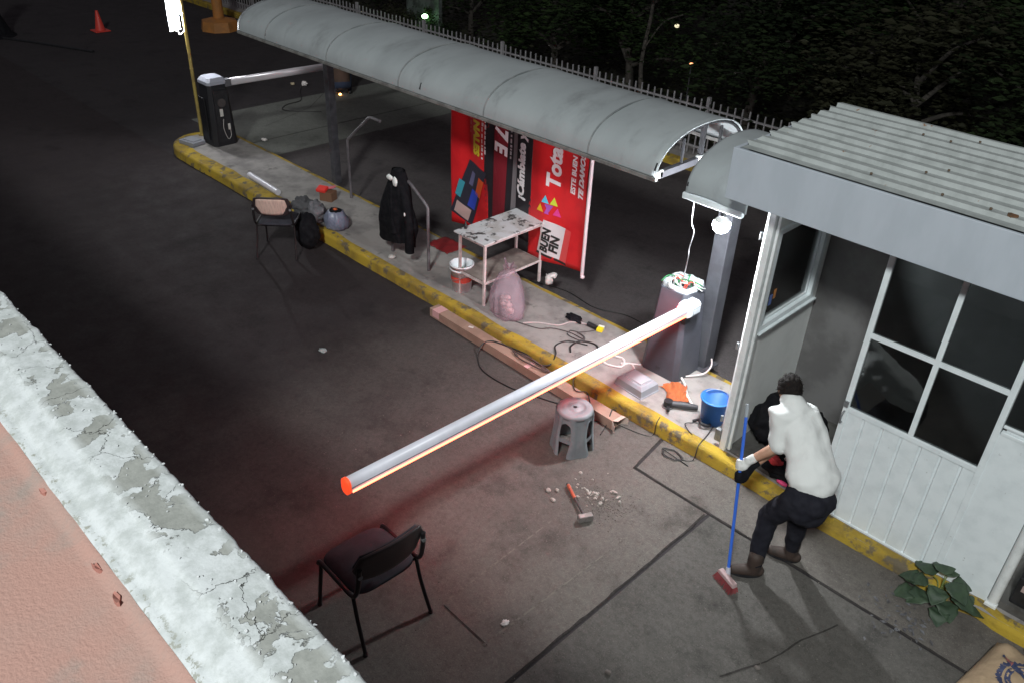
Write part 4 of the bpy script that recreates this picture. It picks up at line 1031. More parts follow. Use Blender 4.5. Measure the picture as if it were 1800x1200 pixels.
# white bucket
def bucket(name, label, loc, r0, r1, h, m, cat="bucket"):
    t = thing(name, label, cat, loc)
    q = MB(); q.lathe([(0, 0.004), (r0, 0.004), (r0, 0), (r0+.003, 0.0), (r1, h), (r1+.006, h), (r1+.006, h+.006), (r1-.004, h+.006), (r0-.003, .012), (0, .012)], n=36); q.obj("body", m, t, smooth=False)
    t.children[0].data.polygons.foreach_set("use_smooth", [True]*len(t.children[0].data.polygons))
    return t
wb = bucket("white_bucket", "white paint bucket with red band and green contents beside the white table", (-6.63, 5.98, 0.15), .115, .138, .34, mat("bucket_white", (0.74, 0.76, 0.80), 0.6, 0, (0.66, 0.67, 0.70), 9))
q = MB(); q.lathe([(.1285, .13), (.1325, .20)], n=36); q.obj("red_band", mat("band_red", (0.55, 0.07, 0.05), 0.5), wb, smooth=True)
q = MB(); q.lathe([(.140, .27), (.146, .275), (.146, .29), (.141, .295)], n=36); q.lathe([(.142, .325), (.149, .33), (.149, .345), (.142, .347)], n=36); q.obj("rim", mat("bucket_white", (0.62, 0.64, 0.68), 0.4), wb, smooth=True)
q = MB(); q.ball((.01, .0, .22), .10, .10, .05, .4, 3, 3, 4); q.obj("green_contents", mat("bucket_green", (0.05, 0.30, 0.12), 0.6), wb, smooth=True)
q = MB(); q.tube(spline([(-.145, 0, .30), (-.12, -.10, .22), (0, -.16, .17), (.12, -.10, .22), (.145, 0, .30)], 6), 0.003, 6); q.obj("handle", M_GREYMETAL, wb)
bb = bucket("blue_bucket", "blue plastic bucket standing against the booth jamb on the island", (-3.06, 6.03, 0.15), .105, .135, .27, mat("bucket_blue", (0.02, 0.12, 0.42), 0.4, 0, (0.03, 0.15, 0.46), 6))
q = MB(); q.lathe([(.139, .262), (.147, .266), (.147, .278), (.138, .280)], n=36); q.obj("rim", mat("bucket_blue_rim", (0.04, 0.20, 0.55), 0.4), bb, smooth=True)
q = MB(); q.tube(spline([(-.14, 0, .262), (-.09, .09, .285), (0, .13, .288), (.09, .09, .285), (.14, 0, .262)], 6), 0.003, 6); q.obj("handle", M_GREYMETAL, bb)

# translucent pink bag
def thin_plastic(name, col_, a):
    if name in _m: return _m[name]
    m = bpy.data.materials.new(name); m.use_nodes = True; nt = m.node_tree; N = nt.nodes; L = nt.links; N.clear()
    o_ = N.new("ShaderNodeOutputMaterial"); mx = N.new("ShaderNodeMixShader"); t_ = N.new("ShaderNodeBsdfTransparent"); pb = N.new("ShaderNodeBsdfPrincipled")
    pb.inputs["Base Color"].default_value = (*col_, 1); pb.inputs["Roughness"].default_value = .25; mx.inputs[0].default_value = a
    t_.inputs[0].default_value = (.95, .88, .92, 1)
    nn = N.new("ShaderNodeTexNoise"); nn.inputs["Scale"].default_value = 22; nn.inputs["Detail"].default_value = 6; bn = N.new("ShaderNodeBump"); bn.inputs["Strength"].default_value = .8; bn.inputs["Distance"].default_value = .02
    L.new(nn.outputs["Fac"], bn.inputs["Height"]); L.new(bn.outputs[0], pb.inputs["Normal"])
    L.new(t_.outputs[0], mx.inputs[1]); L.new(pb.outputs[0], mx.inputs[2]); L.new(mx.outputs[0], o_.inputs[0]); _m[name] = m; return m
pbag = thing("plastic_bag", "translucent pink plastic bag of rubbish leaning against the table leg", "bag", (-5.80, 5.93, 0.15))
def pouch(prof_, sx, sy, amp, seed, nn=40, lean=(0, 0)):
    mb = MB(); vs = []
    for i, (rr, z) in enumerate(prof_):
        for j in range(nn):
            a = 2*PI*j/nn; k_ = 1+amp*noise.noise(Vector((math.cos(a)*2.2+seed, math.sin(a)*2.2, z*7)))+amp*.5*noise.noise(Vector((math.cos(a)*6+seed, math.sin(a)*6, z*16)))
            vs.append((math.cos(a)*rr*sx*k_+lean[0]*z, math.sin(a)*rr*sy*k_+lean[1]*z, z))
    mb.add(vs, [(i*nn+j, i*nn+(j+1) % nn, (i+1)*nn+(j+1) % nn, (i+1)*nn+j) for i in range(len(prof_)-1) for j in range(nn)])
    return mb
q = pouch([(0.02, .0), (.14, .003), (.185, .03), (.20, .10), (.205, .18), (.19, .27), (.165, .35), (.13, .41), (.09, .45), (.055, .47), (.07, .50), (.085, .52)], 1.05, .85, .24, 3, nn=64, lean=(-.30, .35))
q.obj("film", thin_plastic("pink_film", (0.52, 0.42, 0.48), .34), pbag, smooth=True)
q = MB(); rn = random.Random(8)
for i in range(9): q.ball((rn.uniform(-.10, .06), rn.uniform(-.06, .07), rn.uniform(.05, .25)), rn.uniform(.03, .06), rn.uniform(.03, .05), rn.uniform(.02, .05), .35, 2, 2, i)
q.obj("rubbish", mat("crumpled_paper", (0.60, 0.42, 0.40), 0.8, 0, (0.45, 0.34, 0.33), 10), pbag, smooth=True)
for e_ in (-1, 1):
    q = MB(); q.grid(lambda a, b_, e_=e_: (-.15+e_*(.02+.05*b_)+.03*(a-.5), .16+.02*math.sin(a*5), .49+0.11*b_+.01*math.sin(a*9)), 6, 6, (0.0, 0.003, 0)); q.obj("bag_ear", thin_plastic("pink_film", (0.7, 0.5, 0.58), .5), pbag, smooth=True)

# crumpled white thing on the lane behind the table
o = MB().ball((0, 0, .07), .05, .05, .075, .5, 2.2, 3, 12, -.07).ball((.03, .04, .13), .045, .05, .03, .5, 2, 3, 5).obj("crumpled_cloth", mat("off_white_cloth", (0.62, 0.58, 0.57), 0.85, bump=.3, bs=40), smooth=True)
o.location = (-6.0, 6.86, .145); tag(o, "crumpled off-white rag below the banner's lower right corner", "rag")

# grey housing lid
o = thing("housing_lid", "pale grey plastic housing lid resting on the island before the near cabinet", "lid", (-3.90, 5.93, .15), R(-5))
q = MB()
def frus(levels):
    mb = MB(); vs = []
    for z, hx, hy in levels: vs += [(-hx, -hy, z), (hx, -hy, z), (hx, hy, z), (-hx, hy, z)]
    n_ = len(levels)
    mb.add(vs, [(i*4+j, i*4+(j+1) % 4, (i+1)*4+(j+1) % 4, (i+1)*4+j) for i in range(n_-1) for j in range(4)]+[(3, 2, 1, 0), tuple((n_-1)*4+j for j in range(4))]); return mb
frus([(0, .185, .14), (.012, .185, .14), (.013, .178, .133), (.085, .170, .125), (.115, .14, .10)]).obj("shell", mat("lid_grey", (0.27, 0.29, 0.32), 0.5, 0, (0.24, 0.26, 0.29), 5), o, bevel=.006)
frus([(.1155, .115, .08), (.13, .108, .072)]).obj("raised_top", mat("lid_grey2", (0.32, 0.34, 0.37), 0.5), o, bevel=.004)

# orange cloth
q = MB()
def cl(u_, v_):
    x = -.17+.34*u_; y = -.10+.22*v_+.05*math.sin(u_*5); h = .02+.045*abs(noise.noise(Vector((u_*4, v_*4, 1))))+.06*math.exp(-((u_-.45)**2+(v_-.5)**2)*8)
    if u_ < .15 or v_ < .1: h *= .45
    return (x+.04*noise.noise(Vector((u_*3, v_*3, 7))), y+.05*noise.noise(Vector((u_*3, v_*3, 17))), h)
q.grid(cl, 40, 30, (0, 0, -.004)); o = q.obj("orange_cloth", mat("orange_fabric", (0.42, 0.115, 0.035), 0.9, 0, (0.34, 0.09, 0.03), 9, bump=.3, bs=60), smooth=True)
o.location = (-3.56, 6.10, .152); o.rotation_euler = (0, 0, R(-25)); tag(o, "crumpled orange cloth beside the grey housing lid", "cloth")
# angle grinder style tool
tl = thing("power_tool", "dark grey power tool half under the orange cloth", "tool", (-3.36, 5.98, .15), R(35))
q = MB(); q.tube([(-.14, 0, .045), (-.05, 0, .045), (.0, 0, .045), (.10, 0, .04), (.14, 0, .04)], [.028, .034, .036, .028, .022], 14); q.obj("body", mat("tool_dark", (0.045, 0.045, 0.05), 0.5), tl, smooth=True)
q = MB(); q.tube([(-.15, -.0, .02), (-.15, 0, .075)], .045, 16); q.tube([(-.15, -.06, .045), (-.15, -.13, .045)], .016, 10); q.obj("gear_head", M_BLACK, tl, bevel=.003)
q = MB(); q.tube([(-.15, 0, .008), (-.15, 0, .014)], .06, 24); q.obj("disc", mat("disc_grey", (0.12, 0.11, 0.11), 0.6), tl)
o = MB().tube(spline([(0, 0, 0), (.14, .11, .006), (.28, .26, .006), (.42, .36, 0)], 5), .013, 8).obj("white_rod", mat("rod_white", (0.6, 0.6, 0.58), 0.4), smooth=True)
for v in o.data.vertices: v.co = Vector((v.co.x*1.0, -v.co.y, v.co.z))
o.location = (-3.72, 6.42, .175); tag(o, "thin white rod lying between the near cabinet and the blue bucket", "rod")
q = MB(); q.tube(spline([(0, 0, 0), (.05, .03, .03), (.1, -.02, .04), (.16, .03, .02), (.12, .08, .015), (.04, .07, .02)], 6), .014, 8); q.tube(spline([(0.02, -.02, .0), (-.02, -.1, .01), (.05, -.15, .0), (.12, -.18, .0)], 5), .005, 6)
o = q.obj("coupling", M_BLACK, smooth=True); o.location = (-3.17, 5.87, .165); tag(o, "black hose coupling with short wires beside the blue bucket", "hose")

# long cardboard box at the kerb
bxm = mat("cardboard", (0.33, 0.215, 0.165), 0.85, 0, (0.26, 0.165, 0.125), 4, bump=.1, bs=40)
lb = thing("cardboard_box", "long thin cardboard box lying at the foot of the kerb, one end open", "box", (-5.15, 5.455, 0.004), R(-1.6))
q = MB(); L_ = 1.42; a_, h_ = .068, .105
for (y0, z0, y1, z1) in ((-a_, 0, a_, .003), (-a_, h_-.003, a_, h_), (-a_, .0031, -a_+.003, h_-.0031), (a_-.003, .0031, a_, h_-.0031)): q.b2((-L_, y0, z0), (L_, y1, z1))
q.b2((-L_, -a_+.0031, .0031), (-L_+.003, a_-.0031, h_-.0031))
q.obj("carton", bxm, lb)
q = MB(); 
for sgn in (-1, 1):
    q.add([Vector((L_, sgn*a_, .01)), Vector((L_, sgn*a_, h_)), Vector((L_+.06, sgn*(a_+.035), h_-.02)), Vector((L_+.06, sgn*(a_+.035), .02))], [(0, 1, 2, 3)])
q.add([Vector((L_, -a_, h_)), Vector((L_, a_, h_)), Vector((L_+.055, a_-.01, h_+.02)), Vector((L_+.055, -a_+.01, h_+.02))], [(0, 1, 2, 3)])
fo = q.obj("end_flap", mat("cardboard_light", (0.55, 0.42, 0.36), 0.8), lb); sd = fo.modifiers.new("s", 'SOLIDIFY'); sd.thickness = .003
q = MB(); q.b2((-L_+.05, -a_-.001, h_), (-L_+.17, a_+.001, h_+.0015)); q.b2((-L_+.05, -a_-.0015, .02), (-L_+.17, -a_-.0002, h_+.001)); q.b2((L_*.12, -a_, h_), (L_*.16, a_, h_+.0015)); q.obj("packing_tape", mat("pink_tape", (0.62, 0.36, 0.36), 0.4), lb)
q = MB(); q.box((-.78, .02, h_+.001), (.06, .03, .002), Matrix.Rotation(.4, 3, 'Z')); q.obj("paper_scrap", mat("scrap_white", (0.65, 0.6, 0.58), 0.8), lb)

# cables --------------------------------------------------------------
def cable(label, pts, rad=.006, m=M_CABLE, name="cable", n=8):
    q = MB(); q.tube(spline(pts, n), rad, 6); o = q.obj(name, m, smooth=True); tag(o, label, "cable"); recentre(o, pts[0]); return o
zi = .158
def loops(cx, cy, rx, ry, turns, seed, z=zi, n_=14):
    rn = random.Random(seed); out = []
    for i in range(int(n_*turns)):
        a = 2*PI*i/n_; out.append((cx+math.cos(a)*rx*rn.uniform(.8, 1.15), cy+math.sin(a)*ry*rn.uniform(.8, 1.15), z+.004*rn.random()+.0012*i/n_))
    return out
# dark cable: over the kerb, down onto the box and looping on the lane
cable("dark cable sagging over the kerb and looping across the long box onto the lane",
      [(-4.75, 6.15, zi), (-4.95, 6.05, zi), (-4.98, 5.88, zi), (-4.85, 5.74, .168), (-4.80, 5.60, .12), (-4.9, 5.52, .116), (-5.1, 5.56, .116), (-5.35, 5.52, .118), (-5.55, 5.46, .118), (-5.6, 5.36, .09), (-5.55, 5.25, .012), (-5.3, 5.10, .012), (-4.9, 5.10, .012), (-4.5, 5.22, .012), (-4.28, 5.30, .012)], .008)
cable("tangle of thin dark wires heaped on the box under the boom", [(-5.45, 5.52, .118)]+[(p_[0], p_[1], .118+abs(p_[2]-zi)*3) for p_ in loops(-4.98, 5.48, .24, .045, 3.2, 5)]+[(-4.6, 5.5, .118)], .006, mat("brown_wire", (0.09, 0.06, 0.055), 0.6))
cable("thin dark wire curling over the box end near the stool", [(-4.45, 5.62, .165), (-4.42, 5.54, .13), (-4.30, 5.45, .12), (-4.2, 5.5, .13), (-4.1, 5.43, .118), (-4.02, 5.36, .06), (-3.98, 5.28, .012), (-3.8, 5.1, .012)], .006)
cable("thin wire bent over the open end of the long box", [(-3.86, 5.56, .06), (-3.84, 5.47, .125), (-3.80, 5.38, .10), (-3.80, 5.34, .012), (-3.75, 5.2, .012)], .006)
cable("grey wire meandering on the island behind the boom", [(-5.95, 5.85, zi), (-5.6, 5.92, zi), (-5.35, 6.0, zi), (-5.25, 6.12, zi), (-5.05, 6.2, zi)]+loops(-4.97, 6.2, .12, .07, 1.4, 7)+[(-4.9, 6.45, zi), (-4.95, 6.6, zi)], .006, mat("dark_grey_wire", (0.07, 0.06, 0.06), 0.6))
cable("thick dark cable curving on the island just behind the boom", [(-4.55, 6.12, zi+.004), (-4.7, 6.22, zi+.004), (-4.85, 6.15, zi+.004), (-4.86, 6.0, zi+.004), (-4.78, 5.90, zi+.004)], .010)
cable("pale wire running to the yellow adapter", [(-5.55, 5.95, zi), (-5.45, 6.08, zi), (-5.25, 6.22, zi), (-5.2, 6.38, zi), (-5.05, 6.48, zi), (-4.92, 6.5, zi)], .008, mat("pale_pink_wire", (0.5, 0.42, 0.42), 0.5))
cable("coil of white cable on the island between the boom and the housing lid", [(-4.05, 6.12, zi), (-4.2, 6.22, zi)]+loops(-4.36, 6.12, .13, .10, 2.2, 3)+[(-4.12, 6.28, zi)], .010, mat("white_cable", (0.62, 0.56, 0.55), 0.5))
cable("coil of thin dark wire on the lane below the yellow kerb near the jamb", [(-3.0, 6.0, zi), (-2.95, 5.78, zi+.004), (-2.93, 5.62, .14), (-2.92, 5.55, .012)]+loops(-3.10, 5.47, .10, .065, 2.6, 9, .014)+[(-2.9, 5.45, .012)], .005)
cable("long dark cable on the exit lane running toward the near cabinet", [(-6.4, 6.95, .012), (-5.9, 7.1, .012), (-5.4, 7.05, .012), (-5.0, 7.2, .012), (-4.6, 7.15, .012), (-4.45, 7.0, .012), (-4.4, 6.85, .012)], .008)
cable("wavy dark cable lying on the exit lane near the far barrier", [(-14.0, 8.9, .012), (-14.5, 8.4, .012), (-14.8, 8.6, .012), (-14.9, 9.0, .012), (-15.4, 9.3, .012), (-15.8, 9.6, .012)], .010)
cable("curved white conduit rising between the near cabinet and the dark column", [(-3.66, 6.45, .17), (-3.55, 6.60, .19), (-3.52, 6.68, .26), (-3.54, 6.70, .34)], .009, mat("white_cable", (0.62, 0.56, 0.55), 0.5))
cable("thin wire hooked over the kerb front by the box", [(-3.42, 5.68, .168), (-3.40, 5.60, .14), (-3.40, 5.57, .012), (-3.5, 5.5, .012), (-3.75, 5.45, .012)], .004)
o = thing("power_adapter", "small yellow and white power adapter at the end of the pale wire", "adapter", (-4.86, 6.49, .15), R(20))
q = MB(); q.b2((-.035, -.03, .0), (.035, .03, .04)); q.obj("body", mat("adapter_yellow", (0.75, 0.62, 0.02), 0.4), o, bevel=.004)
q = MB(); q.b2((-.034, .0305, .0), (.034, .06, .045)); q.obj("top", mat("adapter_white", (0.7, 0.7, 0.62), 0.4), o, bevel=.004)
q = MB(); q.tube([(-.04, 0, .03), (-.16, .04, .03)], .028, 10); q.obj("plug", M_BLACK, o, smooth=True)
o = MB().ball((0, 0, .03), .11, .06, .03, .5, 2, 3, 5, -.028).obj("dark_scrap", M_BLKCLOTH, smooth=True); o.location = (-5.22, 6.45, .148); tag(o, "dark scrap of tape and dirt on the island left of the adapter", "scrap")

# far bags ------------------------------------------------------------
def crumple(name, label, cat, loc, r3, m, seed, amp=.3, ns=1.8, flat=None, rz=0):
    q = MB(); q.ball((0, 0, r3[2]), *r3, amp, ns, 4, seed, flat); o = q.obj(name, m, smooth=True); o.location = loc; o.rotation_euler = (0, 0, rz); tag(o, label, cat); return o
crumple("black_backpack", "black backpack slumped against the kerb behind the far chair", "backpack", (-9.02, 5.36, 0.0), (.17, .15, .24), M_BLKCLOTH, 31, .2, 1.6, -.235)
crumple("grey_jacket", "dark grey crumpled jacket piled on the kerb behind the far chair", "jacket", (-9.68, 5.74, .148), (.20, .15, .13), mat("grey_cloth", (0.085, 0.082, 0.088), .9, 0, (0.04, 0.04, 0.044), 7, bump=.4, bs=30), 33, .4, 2.2, -.125)
crumple("grey_bag", "grey cloth bag leaning on the pale blue bag, on the kerb", "bag", (-9.36, 5.74, .148), (.13, .12, .16), mat("grey_cloth2", (0.16, 0.155, 0.17), .9, 0, (0.09, 0.09, 0.1), 8, bump=.4, bs=30), 34, .35, 2.2, -.155)
pb_ = thing("plastic_bag", "pale blue plastic bag with dark and orange contents, on the island edge", "bag", (-9.08, 5.86, .148))
q = pouch([(0.02, .0), (.17, .003), (.19, .04), (.18, .12), (.15, .19), (.12, .24), (.10, .25)], 1.0, .85, .22, 6); q.obj("film", mat("blue_grey_plastic", (0.23, 0.25, 0.34), .35, 0, (0.15, 0.165, 0.23), 8, bump=.5, bs=25), pb_, smooth=True)
q = MB(); q.ball((0, 0, .22), .11, .09, .04, .3, 2, 3, 3); q.obj("dark_contents", M_BLKCLOTH, pb_, smooth=True)
q = MB(); q.ball((0.0, .0, .262), .035, .03, .014, .3, 2, 2, 3); q.obj("orange_item", mat("orange_item", (0.65, 0.12, 0.03), .5), pb_, smooth=True)
rb = thing("red_carton", "small bright red and brown carton on the island beside the steel post", "carton", (-9.95, 6.32, .148), R(25))
q = MB(); q.b2((-.10, -.08, 0), (.10, .08, .14)); q.obj("box", mat("carton_brown", (0.16, 0.08, 0.045), .8), rb, bevel=.004)
q = MB(); q.box((-.07, -.04, .17), (.15, .12, .05), Matrix.Rotation(.3, 3, 'X')); q.obj("red_wrap", mat("bright_red", (0.75, 0.04, 0.03), .5), rb, bevel=.01)
q = MB(); q.box((.03, .05, .18), (.13, .07, .03), Matrix.Rotation(-.3, 3, 'Y')); q.obj("pink_wrap", mat("pink_wrap", (0.6, 0.15, 0.18), .5), rb, bevel=.008)

# railings and jacket -------------------------------------------------
M_RAIL = mat("railing_paint", (0.15, 0.14, 0.15), .5, .2, (0.10, 0.09, 0.10), 8)
def railing(label, pts):
    q = MB(); q.tube(pts, .021, 10); o = q.obj("pipe_railing", M_RAIL); 
    o.data.polygons.foreach_set("use_smooth", [len(p_.vertices) == 4 for p_ in o.data.polygons]); tag(o, label, "railing"); recentre(o, pts[0]); return o
railing("bent pipe railing on the island with the black jacket over its top", [(-7.25, 5.98, .15), (-7.25, 5.98, .99), (-7.27, 5.98, 1.02), (-7.56, 5.98, 1.20), (-7.60, 5.98, 1.22), (-7.95, 5.98, 1.22), (-7.98, 5.98, 1.20), (-7.98, 5.98, .15)])
railing("bent pipe railing near the steel post, bare", [(-9.80, 6.62, .15), (-9.80, 6.62, 1.02), (-9.78, 6.62, 1.05), (-9.26, 6.62, 1.48), (-9.2, 6.62, 1.50), (-9.0, 6.62, 1.50)])
jk = thing("hanging_jacket", "black jacket with white collar marks draped over the bent railing", "jacket", (-7.80, 5.95, .3))
def jac(u_, v_):
    # v 0 top .. 1 hem ; u around
    a = 2*PI*u_; z = 1.04-.95*v_
    wx = .10+.13*min(1, v_*2.0)**.8+.075*v_; wy = .07+.07*min(1, v_*2)
    fold = 1+.10*math.sin(a*5+v_*2)*v_+.30*v_**.5*noise.noise(Vector((math.cos(a)*2.3, math.sin(a)*2.3, v_*3.5)))
    hem = -.04*math.sin(a*2)*v_**3
    return (math.cos(a)*wx*fold+.04-.05*v_, math.sin(a)*wy*fold, z+hem)
q = MB(); q.grid(jac, 40, 20); q.ball((.04, 0, 1.02), .07, .07, .045, .2, 2, 3, 2); q.obj("body", M_BLKCLOTH, jk, smooth=True)
q = MB(); q.tube(spline([(.12, -.02, .86), (.24, -.05, .62), (.29, -.06, .35), (.30, -.07, .04)], 6), [.07+.0*i for i in range(19)], 12, squash=.8); q.obj("sleeve", M_BLKCLOTH, jk, smooth=True)
q = MB(); q.tube(spline([(-.02, -.06, .86), (.04, -.11, .55), (.06, -.12, .38), (.07, -.12, .25)], 6), .06, 12, squash=.8); q.obj("sleeve", M_BLKCLOTH, jk, smooth=True)
M_WP = mat("reflective_white", (0.85, 0.87, 0.85), .4, emit=None)
q = MB(); q.ball((-.01, -.10, .95), .055, .02, .036, .2, 2, 3, 3).ball((.085, -.095, .92), .042, .02, .06, .2, 2, 3, 4); q.obj("white_mark", M_WP, jk, smooth=True)
q = MB(); q.ball((.285, -.12, .56), .014, .008, .026, .1, 2, 2, 4); q.obj("sleeve_tag", M_WP, jk, smooth=True)
crumple("crumpled_paper", "small pale crumpled paper below the hanging jacket", "paper", (-7.82, 5.84, .15), (.045, .04, .025), mat("pale_paper", (0.5, 0.48, 0.46), .8), 40, .4)

# ================================================================== BANNERS
def wv(x, z, ph=0): return .022*math.sin(x*7.5+ph+z*.8)+.005*math.sin(x*17+z*2+ph)
YB_ = 6.85
def banner(label, x0, x1, zb, zt, m, skew=0.0, nseg=40):
    def fn(u_, v_):
        z = zb+(zt-zb)*v_; x = x0+(x1-x0)*u_; z += .04*(1-v_)*math.sin(u_*PI)*-1*0+(skew*u_)*(1-v_)
        return (x+.02*(1-v_)*math.sin(z*3), YB_+wv(x, z), z)
    t = thing("banner", label, "banner", ((x0+x1)/2, YB_, zb), 0, None)
    q = MB(); q.grid(fn, nseg, 24, (0, .004, 0)); q.obj("fabric", m, t, smooth=True, world=True)
    return t
RED = mat("banner_red", (0.62, 0.018, 0.022), .45, 0, (0.52, 0.012, 0.018), 2)
BLK = mat("banner_black", (0.02, 0.018, 0.022), .4)
W_T = mat("banner_white_ink", (0.72, 0.70, 0.72), .5); Y_T = mat("banner_yellow_ink", (0.72, 0.60, 0.03), .5)
K_T = mat("banner_black_ink", (0.02, 0.02, 0.02), .5)
b1 = banner("leftmost red promotional banner with yellow capital letters, hanging behind the jacket", -7.80, -7.10, .40, 2.36, RED, .08)
b2 = banner("black promotional banner with rotated white lettering, between the two red banners", -7.17, -6.36, .60, 2.36, BLK, -.02)
b3 = banner("large red promotional banner with a coloured triangle emblem and white rolled edge", -6.40, -5.50, .42, 2.36, RED, .10)
def wavef(par, off):
    o = par.location
    def fn(p): return Vector((p.x-o.x, YB_+wv(p.x, p.z)-off+p.y-o.y, p.z-o.z))
    return fn
UP = (0, 0, 1); DN = (0, 0, -1); LT = (-1, 0, 0); RT = (1, 0, 0)
def txt(par, s, size, m, x, z, ux, uy, bold=.0, shear=0, off=.009, sx=1.0, align='LEFT'):
    # y handled by wave: p.y starts at 0
    return text_obj(s, size, m, par, (x, 0, z), ux, uy, bold, shear, wavef(par, off), align=align, sx=sx)
txt(b3, "Total", .26, W_T, -5.93, 1.40, UP, LT, .010, .15, sx=.98)
txt(b3, "ESTE BUEN", .092, W_T, -5.70, 1.42, UP, LT, .003, .1)
txt(b3, "TE DAMOS", .110, W_T, -5.565, 1.39, UP, LT, .005, .25)
txt(b2, "\u00a1C\u00e1mbiate y", .17, W_T, -6.495, 1.10, UP, LT, .008, .1)
txt(b1, "NALES", .165, Y_T, -7.39, 1.885, DN, RT, .010, .1, sx=.92)
txt(b2, "7 E", .24, W_T, -6.97, 1.92, DN, RT, .010, .3, off=.012)
def patch(par, pts, m, name, off=.004, n_=10):
    o = par.location; q = MB()
    a, b_, c_, d_ = [Vector((p_[0], 0, p_[1])) for p_ in pts]
    def fn(u_, v_):
        p = a.lerp(b_, u_).lerp(d_.lerp(c_, u_), v_); return (p.x-o.x, YB_+wv(p.x, p.z)-off-o.y, p.z-o.z)
    q.grid(fn, n_, n_); return q.obj(name, m, par)
patch(b2, [(-7.0, .66), (-6.80, .66), (-6.80, 2.3), (-7.0, 2.3)], mat("banner_deep_red", (0.16, 0.012, 0.02), .45), "red_stripe", .0045)
patch(b2, [(-6.72, .75), (-6.64, .75), (-6.64, 2.3), (-6.70, 2.3)], mat("banner_grey", (0.16, 0.15, 0.16), .45), "grey_stripe")
# small illegible print as fine strips
q = MB(); rn = random.Random(2)
def strips(par, x, z0, z1, w_, m, seed, name, off=.0035):
    rn = random.Random(seed); z = z0; o = par.location; q = MB()
    while z < z1:
        l = rn.uniform(.02, .06); a = rn.uniform(.5, 1)
        q.add([(x-o.x, YB_+wv(x, z)-off-o.y, z-o.z), (x+w_*a-o.x, YB_+wv(x+w_*a, z)-off-o.y, z-o.z), (x+w_*a-o.x, YB_+wv(x+w_*a, z+l)-off-o.y, z+l-o.z), (x-o.x, YB_+wv(x, z+l)-off-o.y, z+l-o.z)], [(0, 1, 2, 3)]); z += l+rn.uniform(.012, .03)
    return q.obj(name, m, par)
strips(b1, -7.235, 1.42, 2.2, .035, W_T, 1, "fine_print"); strips(b1, -7.18, 1.5, 2.2, .03, W_T, 2, "fine_print")
strips(b2, -6.765, 1.55, 2.2, .03, mat("grey_ink", (0.35, 0.34, 0.36), .5), 3, "fine_print"); strips(b1, -7.47, 1.7, 2.2, .018, mat("pink_ink", (0.6, 0.2, 0.22), .5), 4, "fine_print")
# dark card graphic on the left banner
patch(b1, [(-7.80, .56), (-7.42, .46), (-7.13, 1.26), (-7.48, 1.34)], mat("card_dark", (0.03, 0.03, 0.045), .4), "dark_card", .006)
def quad(cx, cz, w_, h_, a):
    c_, s_ = math.cos(a), math.sin(a); return [(cx+x*c_-z*s_, cz+x*s_+z*c_) for x, z in ((-w_/2, -h_/2), (w_/2, -h_/2), (w_/2, h_/2), (-w_/2, h_/2))]
aa = R(-18)
for cx, cz, w_, h_, c_, nm in ((-7.63, .92, .10, .24, (.05, .30, .38), "teal_tile"), (-7.27, 1.02, .11, .26, (.62, .09, .02), "orange_tile"), (-7.40, .82, .13, .26, (.03, .06, .42), "blue_tile"), (-7.42, 1.1, .07, .2, (.12, .12, .22), "slate_tile"), (-7.58, .62, .26, .17, (.50, .36, .34), "pale_tile")):
    patch(b1, quad(cx, cz, w_, h_, aa), mat("tile_"+nm, c_, .45), nm, .009)
# emblem of small triangles
tri = [((-6.17, 1.20), (-6.06, 1.20), (-6.115, 1.30), (.10, .55, .75)), ((-6.05, 1.20), (-5.94, 1.20), (-5.995, 1.30), (.55, .65, .05)), ((-6.24, 1.08), (-6.13, 1.08), (-6.185, 1.18), (.80, .50, .02)),
       ((-6.12, 1.19), (-6.0, 1.19), (-6.06, 1.09), (.32, .08, .42)), ((-6.12, 1.07), (-6.05, 1.07), (-6.085, 1.15), (.45, .08, .42)), ((-6.0, 1.08), (-5.88, 1.08), (-5.94, 1.18), (.70, .05, .28))]
for a, b_, c_, col_ in tri:
    o = b3.location; q = MB(); q.add([(p_[0]-o.x, YB_+wv(p_[0], p_[1])-.005-o.y, p_[1]-o.z) for p_ in (a, b_, c_)], [(0, 1, 2)]); q.obj("emblem_triangle", mat("em%.2f%.2f" % (col_[0], col_[1]), col_, .5), b3)
# white sign patch
patch(b3, [(-6.20, .56), (-5.86, .54), (-5.80, .97), (-6.12, .99)], mat("banner_card_white", (0.66, 0.64, 0.66), .5), "white_label", .0045)
patch(b3, [(-5.86, .54), (-5.76, .53), (-5.71, .96), (-5.80, .97)], mat("banner_light_red", (0.60, .07, .07), .5), "label_edge", .0045)
patch(b3, [(-6.22, .53), (-5.75, .50), (-5.76, .53), (-6.20, .56)], K_T, "label_shadow", .0045)
dz = (0.12, 0, 0.99); 
txt(b3, "BUEN", .155, K_T, -6.04, .575, dz, (-.99, 0, .12), .007, 0, .012, sx=.80)
txt(b3, "FIN", .165, K_T, -5.90, .60, dz, (-.99, 0, .12), .007, 0, .012, sx=.9)
q = MB(); q.tube([(-5.485, YB_+wv(-5.5, .5), .48), (-5.475, YB_+wv(-5.5, 1.2), 1.2), (-5.46, YB_+wv(-5.5, 2.3), 2.36)], .022, 12); q.obj("rolled_edge", mat("rolled_white", (0.62, 0.52, 0.55), .6), b3, smooth=True, world=True)
q = MB(); q.ball((-5.47, YB_, .47), .03, .03, .025, .3, 2, 2, 2); q.obj("edge_knot", mat("rolled_white", (0.62, 0.52, 0.55), .6), b3, smooth=True, world=True)
o = MB().grid(lambda a, b_: (-7.86+.42*a, 6.45+.34*b_, .158+.03*abs(noise.noise(Vector((a*4, b_*4, 0))))), 16, 12, (0, 0, -.004)).obj("banner_scrap", mat("dark_red_cloth", (0.20, 0.01, 0.012), .6), smooth=True)
